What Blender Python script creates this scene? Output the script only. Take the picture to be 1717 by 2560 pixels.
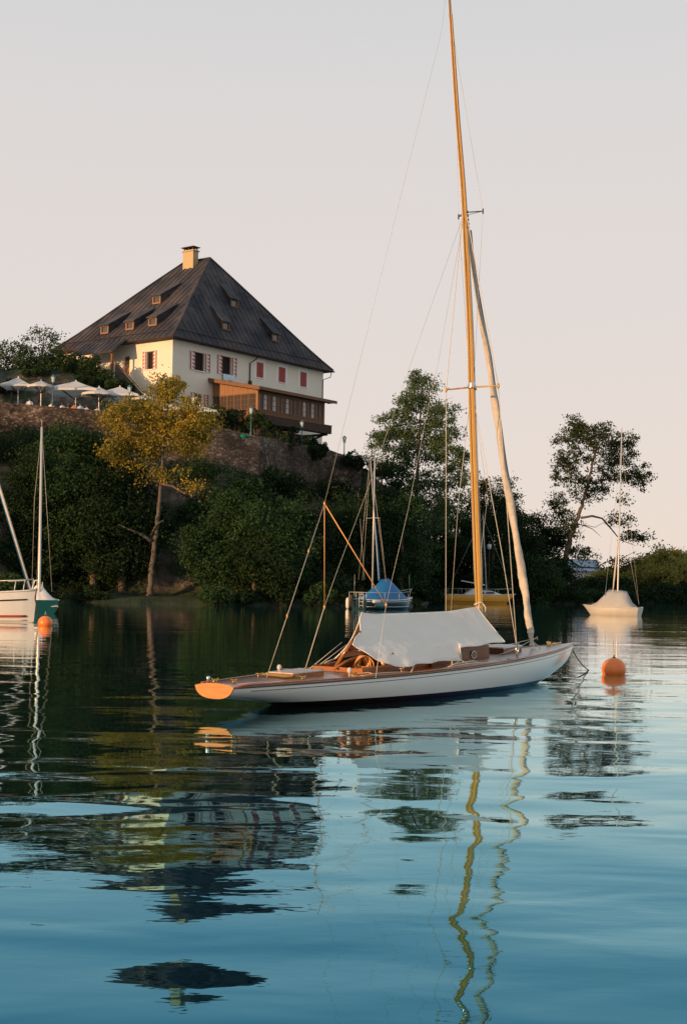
import bpy, bmesh, math, random
import numpy as np
from mathutils import Vector, Matrix
random.seed(7); np.random.seed(7)
S = bpy.context.scene
for o in list(bpy.data.objects): bpy.data.objects.remove(o)
C = S.collection
rad = math.radians

# ------------------------------------------------------------------ camera
FPX, PX, PY, ROLL, CH = 3400.0, 858.5, 1462.0, rad(1.03), 1.6
cam = bpy.data.cameras.new('camera'); camo = bpy.data.objects.new('camera', cam); C.objects.link(camo)
cam.sensor_fit = 'HORIZONTAL'; cam.sensor_width = 36; cam.lens = 36 * FPX / 1717
cam.shift_y = (PY - 1280) / 1717; cam.clip_start = .1; cam.clip_end = 20000
camo.location = (0, 0, CH); camo.rotation_euler = (rad(90), -ROLL, 0)
S.camera = camo
S.render.resolution_x, S.render.resolution_y = 686, 1024

# ------------------------------------------------------------------ light
SUN_DIR = Vector((-.72, -.69, .0)).normalized()          # towards the sun, on the ground
SUN_EL = rad(6.0)
w = bpy.data.worlds.new('World'); S.world = w; w.use_nodes = True
N, L = w.node_tree.nodes, w.node_tree.links; N.clear()
out = N.new('ShaderNodeOutputWorld'); bg = N.new('ShaderNodeBackground')
sky = N.new('ShaderNodeTexSky'); sky.sky_type = 'NISHITA'; sky.sun_disc = False
sky.sun_elevation = SUN_EL; sky.sun_rotation = math.atan2(SUN_DIR.x, SUN_DIR.y)
tc = N.new('ShaderNodeTexCoord'); sx = N.new('ShaderNodeSeparateXYZ'); cr = N.new('ShaderNodeValToRGB')
L.new(tc.outputs['Generated'], sx.inputs[0]); L.new(sx.outputs['Z'], cr.inputs['Fac'])
cr.color_ramp.interpolation = 'B_SPLINE'
el = cr.color_ramp.elements
SKY = [(0.0, (.84, .71, .625)), (.07, (.81, .70, .64)), (.17, (.775, .695, .66)), (.28, (.745, .69, .67)), (.40, (.69, .68, .68)),
       (.52, (.50, .57, .63)), (.66, (.34, .46, .56)), (1.0, (.32, .41, .50))]
el[0].position, el[0].color = SKY[0][0], (*SKY[0][1], 1)
el[1].position, el[1].color = SKY[-1][0], (*SKY[-1][1], 1)
for p, c in SKY[1:-1]:
    e = el.new(p); e.color = (*c, 1)
sc = N.new('ShaderNodeVectorMath'); sc.operation = 'SCALE'; sc.inputs['Scale'].default_value = .01
L.new(sky.outputs[0], sc.inputs[0])
ad = N.new('ShaderNodeVectorMath'); ad.operation = 'ADD'
L.new(cr.outputs['Color'], ad.inputs[0]); L.new(sc.outputs[0], ad.inputs[1])
L.new(ad.outputs[0], bg.inputs['Color']); bg.inputs['Strength'].default_value = .97
L.new(bg.outputs[0], out.inputs[0])

sl = bpy.data.lights.new('sun', 'SUN'); sl.energy = 5.0; sl.angle = rad(.6); sl.color = (1, .58, .27)
so = bpy.data.objects.new('sun', sl); C.objects.link(so)
sv = Vector((SUN_DIR.x * math.cos(SUN_EL), SUN_DIR.y * math.cos(SUN_EL), math.sin(SUN_EL)))
so.rotation_euler = sv.to_track_quat('Z', 'Y').to_euler(); so.location = (-30, -30, 30)
S.view_settings.view_transform = 'Standard'; S.view_settings.look = 'None'
S.view_settings.exposure = 0; S.view_settings.gamma = 1; S.view_settings.use_curve_mapping = False
S.render.engine = 'CYCLES'; S.cycles.max_bounces = 6; S.cycles.transparent_max_bounces = 8

# ------------------------------------------------------------------ pixel helpers (measurements of the photograph -> metres)
def ab(x, y):
    ix, iy = x - PX, y - PY
    return ix * math.cos(ROLL) + iy * math.sin(ROLL), ix * math.sin(ROLL) - iy * math.cos(ROLL)
def at(x, y, Y):
    a, b = ab(x, y); return Vector((a * Y / FPX, Y, CH + b * Y / FPX))
def on_z(x, y, z):
    a, b = ab(x, y); Y = FPX * (z - CH) / b; return Vector((a * Y / FPX, Y, z))

# ------------------------------------------------------------------ materials
def mat(name, col, rough=.6, metal=0., var=None, bump=None, trans=0., wave=None, spec=None, coat=0.):
    m = bpy.data.materials.new(name); m.use_nodes = True
    n, l = m.node_tree.nodes, m.node_tree.links
    b = n['Principled BSDF']; o = n['Material Output']
    b.inputs['Roughness'].default_value = rough; b.inputs['Metallic'].default_value = metal
    if spec is not None: b.inputs['Specular IOR Level'].default_value = spec
    if coat: b.inputs['Coat Weight'].default_value = coat; b.inputs['Coat Roughness'].default_value = .08
    tcn = n.new('ShaderNodeTexCoord'); src = None
    c0 = n.new('ShaderNodeRGB'); c0.outputs[0].default_value = (*col, 1); src = c0.outputs[0]
    if var:                                   # (scale, other colour, contrast, stretch)
        nz = n.new('ShaderNodeTexNoise'); nz.inputs['Scale'].default_value = var[0]; nz.inputs['Detail'].default_value = 5
        mp = n.new('ShaderNodeMapping'); l.new(tcn.outputs['Object'], mp.inputs[0]); l.new(mp.outputs[0], nz.inputs['Vector'])
        if len(var) > 3: mp.inputs['Scale'].default_value = var[3]
        mr = n.new('ShaderNodeMapRange'); k = var[2]
        mr.inputs[1].default_value = .5 - .28 * (1 - k) - .02; mr.inputs[2].default_value = .5 + .28 * (1 - k) + .02
        l.new(nz.outputs[0], mr.inputs[0])
        mx = n.new('ShaderNodeMix'); mx.data_type = 'RGBA'; l.new(mr.outputs[0], mx.inputs[0])
        l.new(src, mx.inputs[6]); mx.inputs[7].default_value = (*var[1], 1); src = mx.outputs[2]
    if wave:                                  # (scale, dark colour, direction, distortion)
        wv = n.new('ShaderNodeTexWave'); wv.bands_direction = wave[2]; wv.inputs['Scale'].default_value = wave[0]
        wv.inputs['Distortion'].default_value = wave[3]; wv.inputs['Detail'].default_value = 2; l.new(tcn.outputs['Object'], wv.inputs[0])
        mx = n.new('ShaderNodeMix'); mx.data_type = 'RGBA'; l.new(wv.outputs[0], mx.inputs[0])
        mx.inputs[6].default_value = (*wave[1], 1); l.new(src, mx.inputs[7]); src = mx.outputs[2]
    l.new(src, b.inputs['Base Color'])
    if bump:                                  # (scale, metres, kind)
        if len(bump) > 2 and bump[2] == 'voronoi':
            t = n.new('ShaderNodeTexVoronoi'); t.feature = 'DISTANCE_TO_EDGE'
        else:
            t = n.new('ShaderNodeTexNoise'); t.inputs['Detail'].default_value = 4
        t.inputs['Scale'].default_value = bump[0]; l.new(tcn.outputs['Object'], t.inputs['Vector'])
        bp = n.new('ShaderNodeBump'); bp.inputs['Distance'].default_value = bump[1]; bp.inputs['Strength'].default_value = 1
        l.new(t.outputs[0], bp.inputs['Height']); l.new(bp.outputs[0], b.inputs['Normal'])
    if trans:
        tr = n.new('ShaderNodeBsdfTranslucent'); l.new(src, tr.inputs[0])
        ms = n.new('ShaderNodeMixShader'); ms.inputs[0].default_value = trans
        l.new(b.outputs[0], ms.inputs[1]); l.new(tr.outputs[0], ms.inputs[2]); l.new(ms.outputs[0], o.inputs[0])
    return m

def leafmat(name, c1, c2, c3, trans=.25):
    """leaves: colour differs per clump (noise) and per leaf (random island)"""
    m = bpy.data.materials.new(name); m.use_nodes = True
    n, l = m.node_tree.nodes, m.node_tree.links; b = n['Principled BSDF']; o = n['Material Output']
    b.inputs['Roughness'].default_value = .75; b.inputs['Specular IOR Level'].default_value = .15
    g = n.new('ShaderNodeNewGeometry'); tcn = n.new('ShaderNodeTexCoord'); nz = n.new('ShaderNodeTexNoise'); nz.inputs['Scale'].default_value = .55
    l.new(tcn.outputs['Object'], nz.inputs['Vector'])
    r1 = n.new('ShaderNodeMapRange'); r1.inputs[1].default_value = .38; r1.inputs[2].default_value = .62; l.new(nz.outputs[0], r1.inputs[0])
    m1 = n.new('ShaderNodeMix'); m1.data_type = 'RGBA'; l.new(r1.outputs[0], m1.inputs[0]); m1.inputs[6].default_value = (*c1, 1); m1.inputs[7].default_value = (*c2, 1)
    m2 = n.new('ShaderNodeMix'); m2.data_type = 'RGBA'; mm = n.new('ShaderNodeMath'); mm.operation = 'MULTIPLY'; mm.inputs[1].default_value = .5
    l.new(g.outputs['Random Per Island'], mm.inputs[0]); l.new(mm.outputs[0], m2.inputs[0]); l.new(m1.outputs[2], m2.inputs[6]); m2.inputs[7].default_value = (*c3, 1)
    l.new(m2.outputs[2], b.inputs['Base Color'])
    tr = n.new('ShaderNodeBsdfTranslucent'); l.new(m2.outputs[2], tr.inputs[0])
    ms = n.new('ShaderNodeMixShader'); ms.inputs[0].default_value = trans
    l.new(b.outputs[0], ms.inputs[1]); l.new(tr.outputs[0], ms.inputs[2]); l.new(ms.outputs[0], o.inputs[0])
    return m

M = dict(
 hull=mat('white_hull_paint', (.72, .73, .70), .28, var=(3, (.64, .66, .63), 0, (1, 1, 4)), coat=.4),
 antifoul=mat('dark_antifouling', (.022, .012, .01), .5),
 mahogany=mat('varnished_mahogany', (.42, .16, .045), .3, var=(5, (.22, .075, .022), .2, (.6, 14, 6)), coat=.5),
 cabin_wood=mat('cabin_mahogany', (.21, .075, .028), .3, var=(5, (.13, .045, .018), .2, (.8, 14, 8)), spec=.25),
 transom=mat('varnished_transom', (.62, .27, .065), .3, var=(4, (.5, .19, .04), .2, (14, .8, 6)), coat=.5),
 dark_wood=mat('dark_mahogany', (.12, .035, .016), .3, var=(6, (.07, .02, .01), .2, (.5, 8, 8)), coat=.5),
 deck=mat('pale_deck', (.62, .55, .50), .38, var=(4, (.52, .44, .39), .1, (.4, 10, 1)), coat=.3),  # pale pinkish tone for foredeck, lids and cabin roof
 spar=mat('varnished_spruce', (.58, .37, .06), .35, var=(2, (.46, .26, .04), .1, (20, 20, .6)), coat=.5),
 spar_dark=mat('sail_track', (.22, .075, .02), .4),
 brass=mat('brass_fitting', (.72, .44, .12), .25, .9),
 steel=mat('steel_fitting', (.6, .6, .6), .3, .9),
 wire=mat('rigging_wire', (.52, .47, .40), .4, .2),
 rope=mat('pale_rope', (.62, .55, .44), .8, bump=(60, .004)),
 rope_orange=mat('orange_brown_rope', (.68, .33, .12), .7),
 rope_dark=mat('dark_mooring_rope', (.03, .022, .018), .8),
 rope_purple=mat('purple_grey_rope', (.20, .12, .14), .8),
 canvas=mat('white_canvas', (.90, .83, .74), .8, var=(2.5, (.82, .74, .65), .1), bump=(3.5, .03), trans=.12),
 sail=mat('furled_sailcloth', (.60, .55, .47), .8, var=(3, (.50, .43, .35), .2, (1, 1, 3)), bump=(9, .012)),
 buoy=mat('orange_buoy_plastic', (.95, .23, .03), .38, var=(3, (.80, .17, .03), .1), coat=.2),
 blue=mat('blue_tarpaulin', (.012, .16, .38), .6, var=(1.5, (.01, .12, .30), .2), bump=(3, .03)),
 teal=mat('teal_hull_paint', (.008, .075, .07), .3, coat=.3),
 navy=mat('navy_hull_paint', (.012, .035, .05), .3, coat=.3),
 yellow_hull=mat('amber_hull_paint', (.95, .44, .055), .3, coat=.3),
 white=mat('white_gelcoat', (.72, .70, .66), .35, var=(2, (.62, .60, .55), .1)),
 cream_hull=mat('cream_hull_paint', (.48, .45, .39), .4, var=(2, (.40, .37, .32), .1)),
 greywhite=mat('grey_boat_cover', (.40, .39, .37), .85, var=(1.2, (.31, .30, .28), .1), bump=(2, .06)),
 glass_dark=mat('dark_glass', (.01, .012, .014), .08, spec=.6),
 red=mat('red_paint', (.40, .05, .03), .5),
 alu=mat('aluminium_mast', (.55, .53, .49), .4, .3),
 fender=mat('fender_vinyl', (.68, .62, .52), .5),
 plaster=mat('cream_plaster', (.79, .73, .62), .9, var=(.35, (.68, .61, .50), .1), bump=(3, .015)),
 wsur=mat('white_window_surround', (.78, .76, .72), .8),
 shutter=mat('white_shutter', (.70, .64, .58), .6),
 sred=mat('red_shutter', (.42, .055, .04), .6, var=(8, (.28, .05, .04), .1)),
 inside=mat('interior_shade', (.012, .009, .008), .9),  # near-black colour standing in for the shade inside openings
 roof=mat('standing_seam_metal', (.10, .082, .078), .6, 0, spec=.12, var=(.45, (.020, .024, .034), .2, (1, 1, 1)), bump=(2, .02)),
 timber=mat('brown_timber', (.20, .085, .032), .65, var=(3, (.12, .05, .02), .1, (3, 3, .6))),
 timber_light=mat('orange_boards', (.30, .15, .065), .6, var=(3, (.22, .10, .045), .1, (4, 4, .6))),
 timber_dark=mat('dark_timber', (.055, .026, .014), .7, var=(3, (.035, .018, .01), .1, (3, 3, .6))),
 pane=mat('window_pane', (.06, .055, .05), .06, spec=.9),
 white_pane=mat('plain_white_pane', (.78, .77, .76), .8, bump=(8, .02)),  # plain white fill for some veranda casements
 chim=mat('chimney_render', (.55, .42, .24), .8, wave=(2.2, (.40, .29, .15), 'Y', .2)),
 cloth=mat('pale_umbrella_cloth', (.70, .68, .66), .8, bump=(1.5, .02), trans=.25),
 verdigris=mat('verdigris_iron', (.035, .13, .155), .5),
 lampglass=mat('lamp_glass', (.55, .62, .62), .2),
 skin=mat('skin', (.45, .25, .17), .6), hair=mat('dark_hair', (.04, .025, .015), .8),
 shirt_white=mat('white_shirt', (.70, .70, .70), .8), shirt_blue=mat('pale_blue_shirt', (.33, .45, .58), .8), shirt_red=mat('rust_shirt', (.45, .14, .07), .8),
 shirt_dark=mat('dark_shirt', (.04, .04, .05), .8), shirt_teal=mat('turquoise_shirt', (.05, .38, .45), .8),
 bark=mat('brown_bark', (.12, .085, .06), .9, var=(1.2, (.07, .05, .035), .3, (1, 1, .3)), bump=(5, .05)),
 bark_pale=mat('pale_bark', (.13, .105, .08), .9, var=(1.5, (.085, .065, .05), .2, (2, 2, .5)), bump=(5, .05)),
 housefar=mat('far_house_wall', (.62, .60, .62), .8), rooffar=mat('far_house_roof', (.30, .36, .45), .6),
 grass=mat('bank_grass', (.022, .040, .010), .95, var=(1.4, (.012, .024, .007), .2)),
 towel=mat('striped_towel', (.45, .60, .72), .9, wave=(4, (.75, .75, .76), 'X', 1)),
)
LF = dict(
 gold=leafmat('golden_leaves', (.36, .28, .04), (.10, .13, .028), (.48, .29, .04), .3),
 dark=leafmat('dark_green_leaves', (.020, .042, .014), (.010, .024, .008), (.035, .060, .018), .2),
 mid=leafmat('mid_green_leaves', (.032, .070, .022), (.018, .042, .014), (.05, .095, .03), .2),
 poplar=leafmat('poplar_leaves', (.10, .155, .062), (.055, .095, .038), (.14, .18, .085), .35),
 ash=leafmat('ash_leaves', (.045, .065, .022), (.025, .045, .015), (.09, .09, .025), .3),
 far=leafmat('far_willow_leaves', (.34, .30, .075), (.17, .19, .05), (.42, .30, .06), .35),
 olive=leafmat('olive_brown_leaves', (.09, .085, .022), (.04, .055, .016), (.14, .10, .025), .3),
 terrace=leafmat('terrace_shrub_leaves', (.035, .065, .02), (.018, .038, .012), (.06, .085, .028), .25),
)

# ------------------------------------------------------------------ mesh builder
class MB:
    def __init__(s): s.v = []; s.f = []; s.m = []
    def add(s, vs, fs, mi=0):
        b = len(s.v); s.v += [tuple(v) for v in vs]; s.f += [tuple(b + i for i in f) for f in fs]; s.m += [mi] * len(fs); return s
    def box(s, c, d, rz=0., mi=0, ax=None):
        """box centred at c with full sizes d; ax = optional 3 axes"""
        c = Vector(c)
        if ax is None: ax = (Vector((math.cos(rz), math.sin(rz), 0)), Vector((-math.sin(rz), math.cos(rz), 0)), Vector((0, 0, 1)))
        vs = [c + ax[0] * (i * d[0] / 2) + ax[1] * (j * d[1] / 2) + ax[2] * (k * d[2] / 2) for k in (-1, 1) for j in (-1, 1) for i in (-1, 1)]
        return s.add(vs, [(0, 2, 3, 1), (4, 5, 7, 6), (0, 1, 5, 4), (2, 6, 7, 3), (0, 4, 6, 2), (1, 3, 7, 5)], mi)
    def bb(s, a, b, mi=0):
        a, b = Vector(a), Vector(b); return s.box((a + b) / 2, [abs(b[i] - a[i]) for i in range(3)], mi=mi)
    def tube(s, pts, r, n=8, mi=0, cap=True):
        pts = [Vector(p) for p in pts]; rs = r if isinstance(r, (list, tuple)) else [r] * len(pts); vs = []; ref = None
        for i, p in enumerate(pts):
            d = (pts[min(i + 1, len(pts) - 1)] - pts[max(i - 1, 0)]).normalized()
            if ref is None or abs(ref.dot(d)) > .95: ref = Vector((0, 0, 1)) if abs(d.z) < .8 else Vector((1, 0, 0))
            a = d.cross(ref).normalized(); b = d.cross(a); ref = -b if False else ref
            for k in range(n):
                t = 2 * math.pi * k / n; vs.append(p + a * (math.cos(t) * rs[i]) + b * (math.sin(t) * rs[i]))
        fs = [(i * n + k, i * n + (k + 1) % n, (i + 1) * n + (k + 1) % n, (i + 1) * n + k) for i in range(len(pts) - 1) for k in range(n)]
        if cap: fs += [tuple(range(n))[::-1], tuple((len(pts) - 1) * n + k for k in range(n))]
        return s.add(vs, fs, mi)
    def lathe(s, c, prof, n=20, mi=0):
        c = Vector(c); vs = []
        for (r, z) in prof:
            for k in range(n): t = 2 * math.pi * k / n; vs.append(c + Vector((r * math.cos(t), r * math.sin(t), z)))
        fs = [(i * n + k, i * n + (k + 1) % n, (i + 1) * n + (k + 1) % n, (i + 1) * n + k) for i in range(len(prof) - 1) for k in range(n)]
        fs += [tuple(range(n))[::-1], tuple((len(prof) - 1) * n + k for k in range(n))]
        return s.add(vs, fs, mi)
    def grid(s, P, mi=0, close=False):
        """P[i][j] points"""
        a, b = len(P), len(P[0]); vs = [p for row in P for p in row]
        return s.add(vs, [(i * b + j, (i + 1) * b + j, (i + 1) * b + j + 1, i * b + j + 1) for i in range(a - 1) for j in range(b - 1)], mi)
    def prism(s, poly, d, mi=0):
        """polygon (3-D points) extruded by vector d"""
        n = len(poly); p = [Vector(q) for q in poly]; d = Vector(d)
        return s.add(p + [q + d for q in p], [tuple(range(n))[::-1], tuple(range(n, 2 * n))] + [(i, (i + 1) % n, n + (i + 1) % n, n + i) for i in range(n)], mi)
    def build(s, name, mats, parent=None, smooth=False, kind=None, angle=None):
        me = bpy.data.meshes.new(name); me.from_pydata(s.v, [], s.f); me.update()
        bm = bmesh.new(); bm.from_mesh(me); bmesh.ops.recalc_face_normals(bm, faces=bm.faces); bm.to_mesh(me); bm.free()
        for m in (mats if isinstance(mats, (list, tuple)) else [mats]): me.materials.append(m)
        me.polygons.foreach_set('material_index', s.m)
        if smooth: me.polygons.foreach_set('use_smooth', [True] * len(me.polygons))
        if smooth and angle: me.set_sharp_from_angle(angle=rad(angle))
        o = bpy.data.objects.new(name, me); C.objects.link(o)
        if parent: o.parent = parent
        if kind: o['kind'] = kind
        return o
def tag(o, label, cat, group=None, kind=None):
    if label: o['label'] = label
    if cat: o['category'] = cat
    if group: o['group'] = group
    if kind: o['kind'] = kind
    return o
def thing(name, label, cat, loc=(0, 0, 0), rz=0., group=None):
    o = bpy.data.objects.new(name, None); C.objects.link(o); o.location = loc; o.rotation_euler = (0, 0, rz)
    o.empty_display_size = .3; return tag(o, label, cat, group)
def copy_tree(o, parent=None):
    c = o.copy(); C.objects.link(c); c.parent = parent
    for ch in o.children: copy_tree(ch, c)
    return c
def interp(x, xs, ys): return float(np.interp(x, xs, ys))

# ------------------------------------------------------------------ terrain
def sm(t): t = min(1, max(0, t)); return t * t * (3 - 2 * t)
XS = [-400, -110, -75, -52, -40, -20, -6, 1, 5.5, 8.0, 9.5, 25, 28, 34, 60, 130, 400]
YSH = [-60, 38, 52, 66, 86, 97, 98, 102, 110, 134, 140.5, 143, 150, 166, 172, 190, 240]
def shore(x): return interp(x, XS, YSH) + .5 * math.sin(x * .9) + .3 * math.sin(x * 2.3 + 1)
WALL_PX = [(-260, 1003, 16.3), (-20, 1004, 16.0), (278, 1028, 15.4), (400, 1046, 15.0), (527, 1063, 14.6), (657, 1093, 14.0), (809, 1120, 14.3), (905, 1152, 13.4)]
WALL = []
for x, y, z in WALL_PX:
    a, b = ab(x, y); Y = (z - CH) * FPX / b; WALL.append(Vector((a * Y / FPX, Y, z)))
WX = [p.x for p in WALL]; WY = [p.y for p in WALL]; WZ = [p.z for p in WALL]
HOUSE = Vector((-16.07, 125, 0)); HROT = math.atan2(.8, .6)
E1 = Vector((.6, .8, 0)); E2 = Vector((-.8, .6, 0))
def hill(x):       # foot height of the wall
    return interp(x, [-120, -60, -40, -10, 0, 5, 12, 20, 40], [9, 9.5, 12, 10.8, 9.6, 6.5, 3, 1.6, 1.2])
def plate(x):      # ground height behind the wall
    return interp(x, [-140, -60, -40, -20, -8, 2, 7, 14, 22, 40], [11, 12, 16, 15.2, 13.8, 12.8, 8.5, 3.5, 1.8, 1.4])
def ground(x, y, noise=True):
    ys = shore(x); d = y - ys
    yw = interp(x, WX, WY) if x < WX[-1] else max(WY[-1] + (x - WX[-1]) * .7, ys + 8)
    if x < WX[0]: yw = WY[0] - (WX[0] - x) * 1.2
    yw = max(yw, ys + 8)
    if d < 0: return max(-2.5, d * .35)
    if y < yw + .3:
        t = d / (yw - ys); fh = hill(x)
        z = .35 * sm(d / .8) + .5 * t + (fh - .85) * sm((t - .38) / .62) ** .9
        amp = sm((t - .35) / .2) * sm((1 - t) / .1 + .15) * min(1, fh / 6)
    else:
        e = y - yw; fh = plate(x) - .15
        z = fh + (interp(x, [-30, -20, 0], [.2, .8, 0])) * sm(e / 9)
        if x < -10: z += 4.6 * sm((-18.5 - x) / 7) * sm((e - 5.5) / 5)
        z += 3.0 * sm((e - 30) / 60) * (1 if x < 10 else .3); amp = .15
        if x > 22: z = 1.3 + .5 * sm(e / 10) + 3 * sm((y - 230) / 260) * sm((x - 20) / 60) 
    if noise:
        from mathutils import noise as nz
        z += amp * (1.3 * nz.noise(Vector((x * .22, y * .22, 1))) + .8 * abs(nz.noise(Vector((x * .7, y * .7, 4)))) + .35 * nz.noise(Vector((x * 1.9, y * 1.9, 7))))
        z += .06 * nz.noise(Vector((x * .8, y * .8, 0)))
    return z
gx = np.concatenate([np.arange(-420, -70, 12), np.arange(-70, -36, 1.5), np.arange(-36, 12, .5), np.arange(12, 50, 1), np.arange(50, 150, 6), np.arange(150, 1501, 90)])
gy = np.concatenate([np.arange(-80, 30, 12), np.arange(30, 92, 2.5), np.arange(92, 120, .5), np.arange(120, 180, 1), np.arange(180, 300, 10), np.arange(300, 700, 50), np.arange(700, 6001, 500)])
tb = MB()
tb.grid([[Vector((x, y, ground(x, y))) for y in gy] for x in gx])
def groundmat():
    m = bpy.data.materials.new('rock_and_earth'); m.use_nodes = True
    n, l = m.node_tree.nodes, m.node_tree.links; b = n['Principled BSDF']; b.inputs['Roughness'].default_value = .95
    tcn = n.new('ShaderNodeTexCoord'); g = n.new('ShaderNodeNewGeometry'); s = n.new('ShaderNodeSeparateXYZ'); l.new(g.outputs['Normal'], s.inputs[0])
    n1 = n.new('ShaderNodeTexNoise'); n1.inputs['Scale'].default_value = .9; n1.inputs['Detail'].default_value = 8; n1.inputs['Roughness'].default_value = .7
    mp = n.new('ShaderNodeMapping'); mp.inputs['Scale'].default_value = (1, 1, .45); l.new(tcn.outputs['Object'], mp.inputs[0]); l.new(mp.outputs[0], n1.inputs['Vector'])
    rk = n.new('ShaderNodeValToRGB'); e = rk.color_ramp.elements; e[0].position = .36; e[0].color = (.045, .035, .028, 1); e[1].position = .68; e[1].color = (.26, .19, .15, 1)
    q = e.new(.52); q.color = (.12, .088, .07, 1); l.new(n1.outputs[0], rk.inputs[0])
    gr = n.new('ShaderNodeValToRGB'); e = gr.color_ramp.elements; e[0].color = (.012, .022, .008, 1); e[0].position = .35; e[1].color = (.035, .055, .016, 1); e[1].position = .65
    l.new(n1.outputs[0], gr.inputs[0])
    mr = n.new('ShaderNodeMapRange'); mr.inputs[1].default_value = .62; mr.inputs[2].default_value = .85; l.new(s.outputs['Z'], mr.inputs[0])
    n2 = n.new('ShaderNodeTexNoise'); n2.inputs['Scale'].default_value = .35; n2.inputs['Detail'].default_value = 4; l.new(tcn.outputs['Object'], n2.inputs['Vector'])
    m2 = n.new('ShaderNodeMapRange'); m2.inputs[1].default_value = .5; m2.inputs[2].default_value = .58; l.new(n2.outputs[0], m2.inputs[0])
    mxx = n.new('ShaderNodeMath'); mxx.operation = 'MAXIMUM'; l.new(mr.outputs[0], mxx.inputs[0]); l.new(m2.outputs[0], mxx.inputs[1])
    mx = n.new('ShaderNodeMix'); mx.data_type = 'RGBA'; l.new(mxx.outputs[0], mx.inputs[0]); l.new(rk.outputs[0], mx.inputs[6]); l.new(gr.outputs[0], mx.inputs[7])
    l.new(mx.outputs[2], b.inputs['Base Color'])
    bp = n.new('ShaderNodeBump'); bp.inputs['Distance'].default_value = .5; l.new(n1.outputs[0], bp.inputs['Height']); l.new(bp.outputs[0], b.inputs['Normal'])
    return m
tag(tb.build('ground', groundmat(), smooth=True), None, None, kind='structure')

# ------------------------------------------------------------------ water
def watermat():
    m = bpy.data.materials.new('lake_water'); m.use_nodes = True
    n, l = m.node_tree.nodes, m.node_tree.links; b = n['Principled BSDF']
    g = n.new('ShaderNodeNewGeometry'); pos = g.outputs['Position']
    def nz(scale, sxy, detail=1., dist=0., rot=0., rough=.5):
        mp = n.new('ShaderNodeMapping'); mp.inputs['Scale'].default_value = (sxy[0], sxy[1], 1); mp.inputs['Rotation'].default_value = (0, 0, rot)
        l.new(pos, mp.inputs[0]); t = n.new('ShaderNodeTexNoise'); t.inputs['Scale'].default_value = scale; t.inputs['Detail'].default_value = detail
        t.inputs['Distortion'].default_value = dist; t.inputs['Roughness'].default_value = rough
        l.new(mp.outputs[0], t.inputs['Vector']); return t.outputs[0]
    def mul(a, k):
        t = n.new('ShaderNodeMath'); t.operation = 'MULTIPLY'; l.new(a, t.inputs[0])
        if isinstance(k, (int, float)): t.inputs[1].default_value = k
        else: l.new(k, t.inputs[1])
        return t.outputs[0]
    def add(a, c): t = n.new('ShaderNodeMath'); t.operation = 'ADD'; l.new(a, t.inputs[0]); l.new(c, t.inputs[1]); return t.outputs[0]
    def rng(a, a0, a1, b0, b1):
        t = n.new('ShaderNodeMapRange'); l.new(a, t.inputs[0])
        for i, q in enumerate((a0, a1, b0, b1)): t.inputs[i + 1].default_value = q
        return t.outputs[0]
    sp = n.new('ShaderNodeSeparateXYZ'); l.new(pos, sp.inputs[0])
    swell = mul(nz(1.0, (.36, .8), .4, .3, rad(8)), .050)
    mid = mul(nz(1.9, (.6, 1.0), .8, .5, rad(-12)), .0105)
    rip = mul(nz(11, (.45, 1.), 2, .3, rad(5)), .0011)
    chop = mul(nz(5.5, (.4, 1.), 2, 0, rad(3)), .0034)
    patch = rng(nz(.22, (.25, 1), 2), .45, .6, 0, 1)              # wind streaks
    far = rng(sp.outputs['Y'], 16, 34, 0, 1)
    near = rng(sp.outputs['Y'], 7, 30, 1, .22)
    h = add(mul(add(swell, mid), near), add(mul(rip, rng(patch, 0, 1, .25, 1)), mul(mul(chop, far), rng(patch, 0, 1, .35, 1))))
    bp = n.new('ShaderNodeBump'); bp.inputs['Strength'].default_value = 1; bp.inputs['Distance'].default_value = 1
    l.new(h, bp.inputs['Height'])
    # reflectance of the surface rises towards grazing view, first in blue, last in red; a little teal scatter from below
    lw = n.new('ShaderNodeLayerWeight'); lw.inputs['Blend'].default_value = .5; l.new(bp.outputs[0], lw.inputs['Normal'])
    cc = n.new('ShaderNodeCombineColor')
    for i, k in enumerate((9.0, 4.95, 3.55)):
        pw = n.new('ShaderNodeMath'); pw.operation = 'POWER'; pw.inputs[1].default_value = k; l.new(lw.outputs['Facing'], pw.inputs[0])
        ml = n.new('ShaderNodeMath'); ml.operation = 'MULTIPLY'; ml.use_clamp = True; ml.inputs[1].default_value = (1.5, 1.36, 1.24)[i]; l.new(pw.outputs[0], ml.inputs[0]); l.new(ml.outputs[0], cc.inputs[i])
    gl = n.new('ShaderNodeBsdfGlossy'); gl.inputs['Roughness'].default_value = .02; l.new(cc.outputs[0], gl.inputs['Color']); l.new(bp.outputs[0], gl.inputs['Normal'])
    df = n.new('ShaderNodeBsdfDiffuse'); df.inputs['Color'].default_value = (.001, .004, .004, 1)
    sh = n.new('ShaderNodeAddShader'); l.new(gl.outputs[0], sh.inputs[0]); l.new(df.outputs[0], sh.inputs[1]); l.new(sh.outputs[0], n['Material Output'].inputs[0])
    n.remove(b)
    return m
wb = MB()
wx = [-6000, -400, -60, 60, 400, 6000]; wy = [-400, -10, 0, 30, 100, 400, 8000]
wb.grid([[Vector((x, y, 0)) for y in wy] for x in wx])
tag(wb.build('water', watermat()), None, None, kind='structure')
exec_house = True

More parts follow.
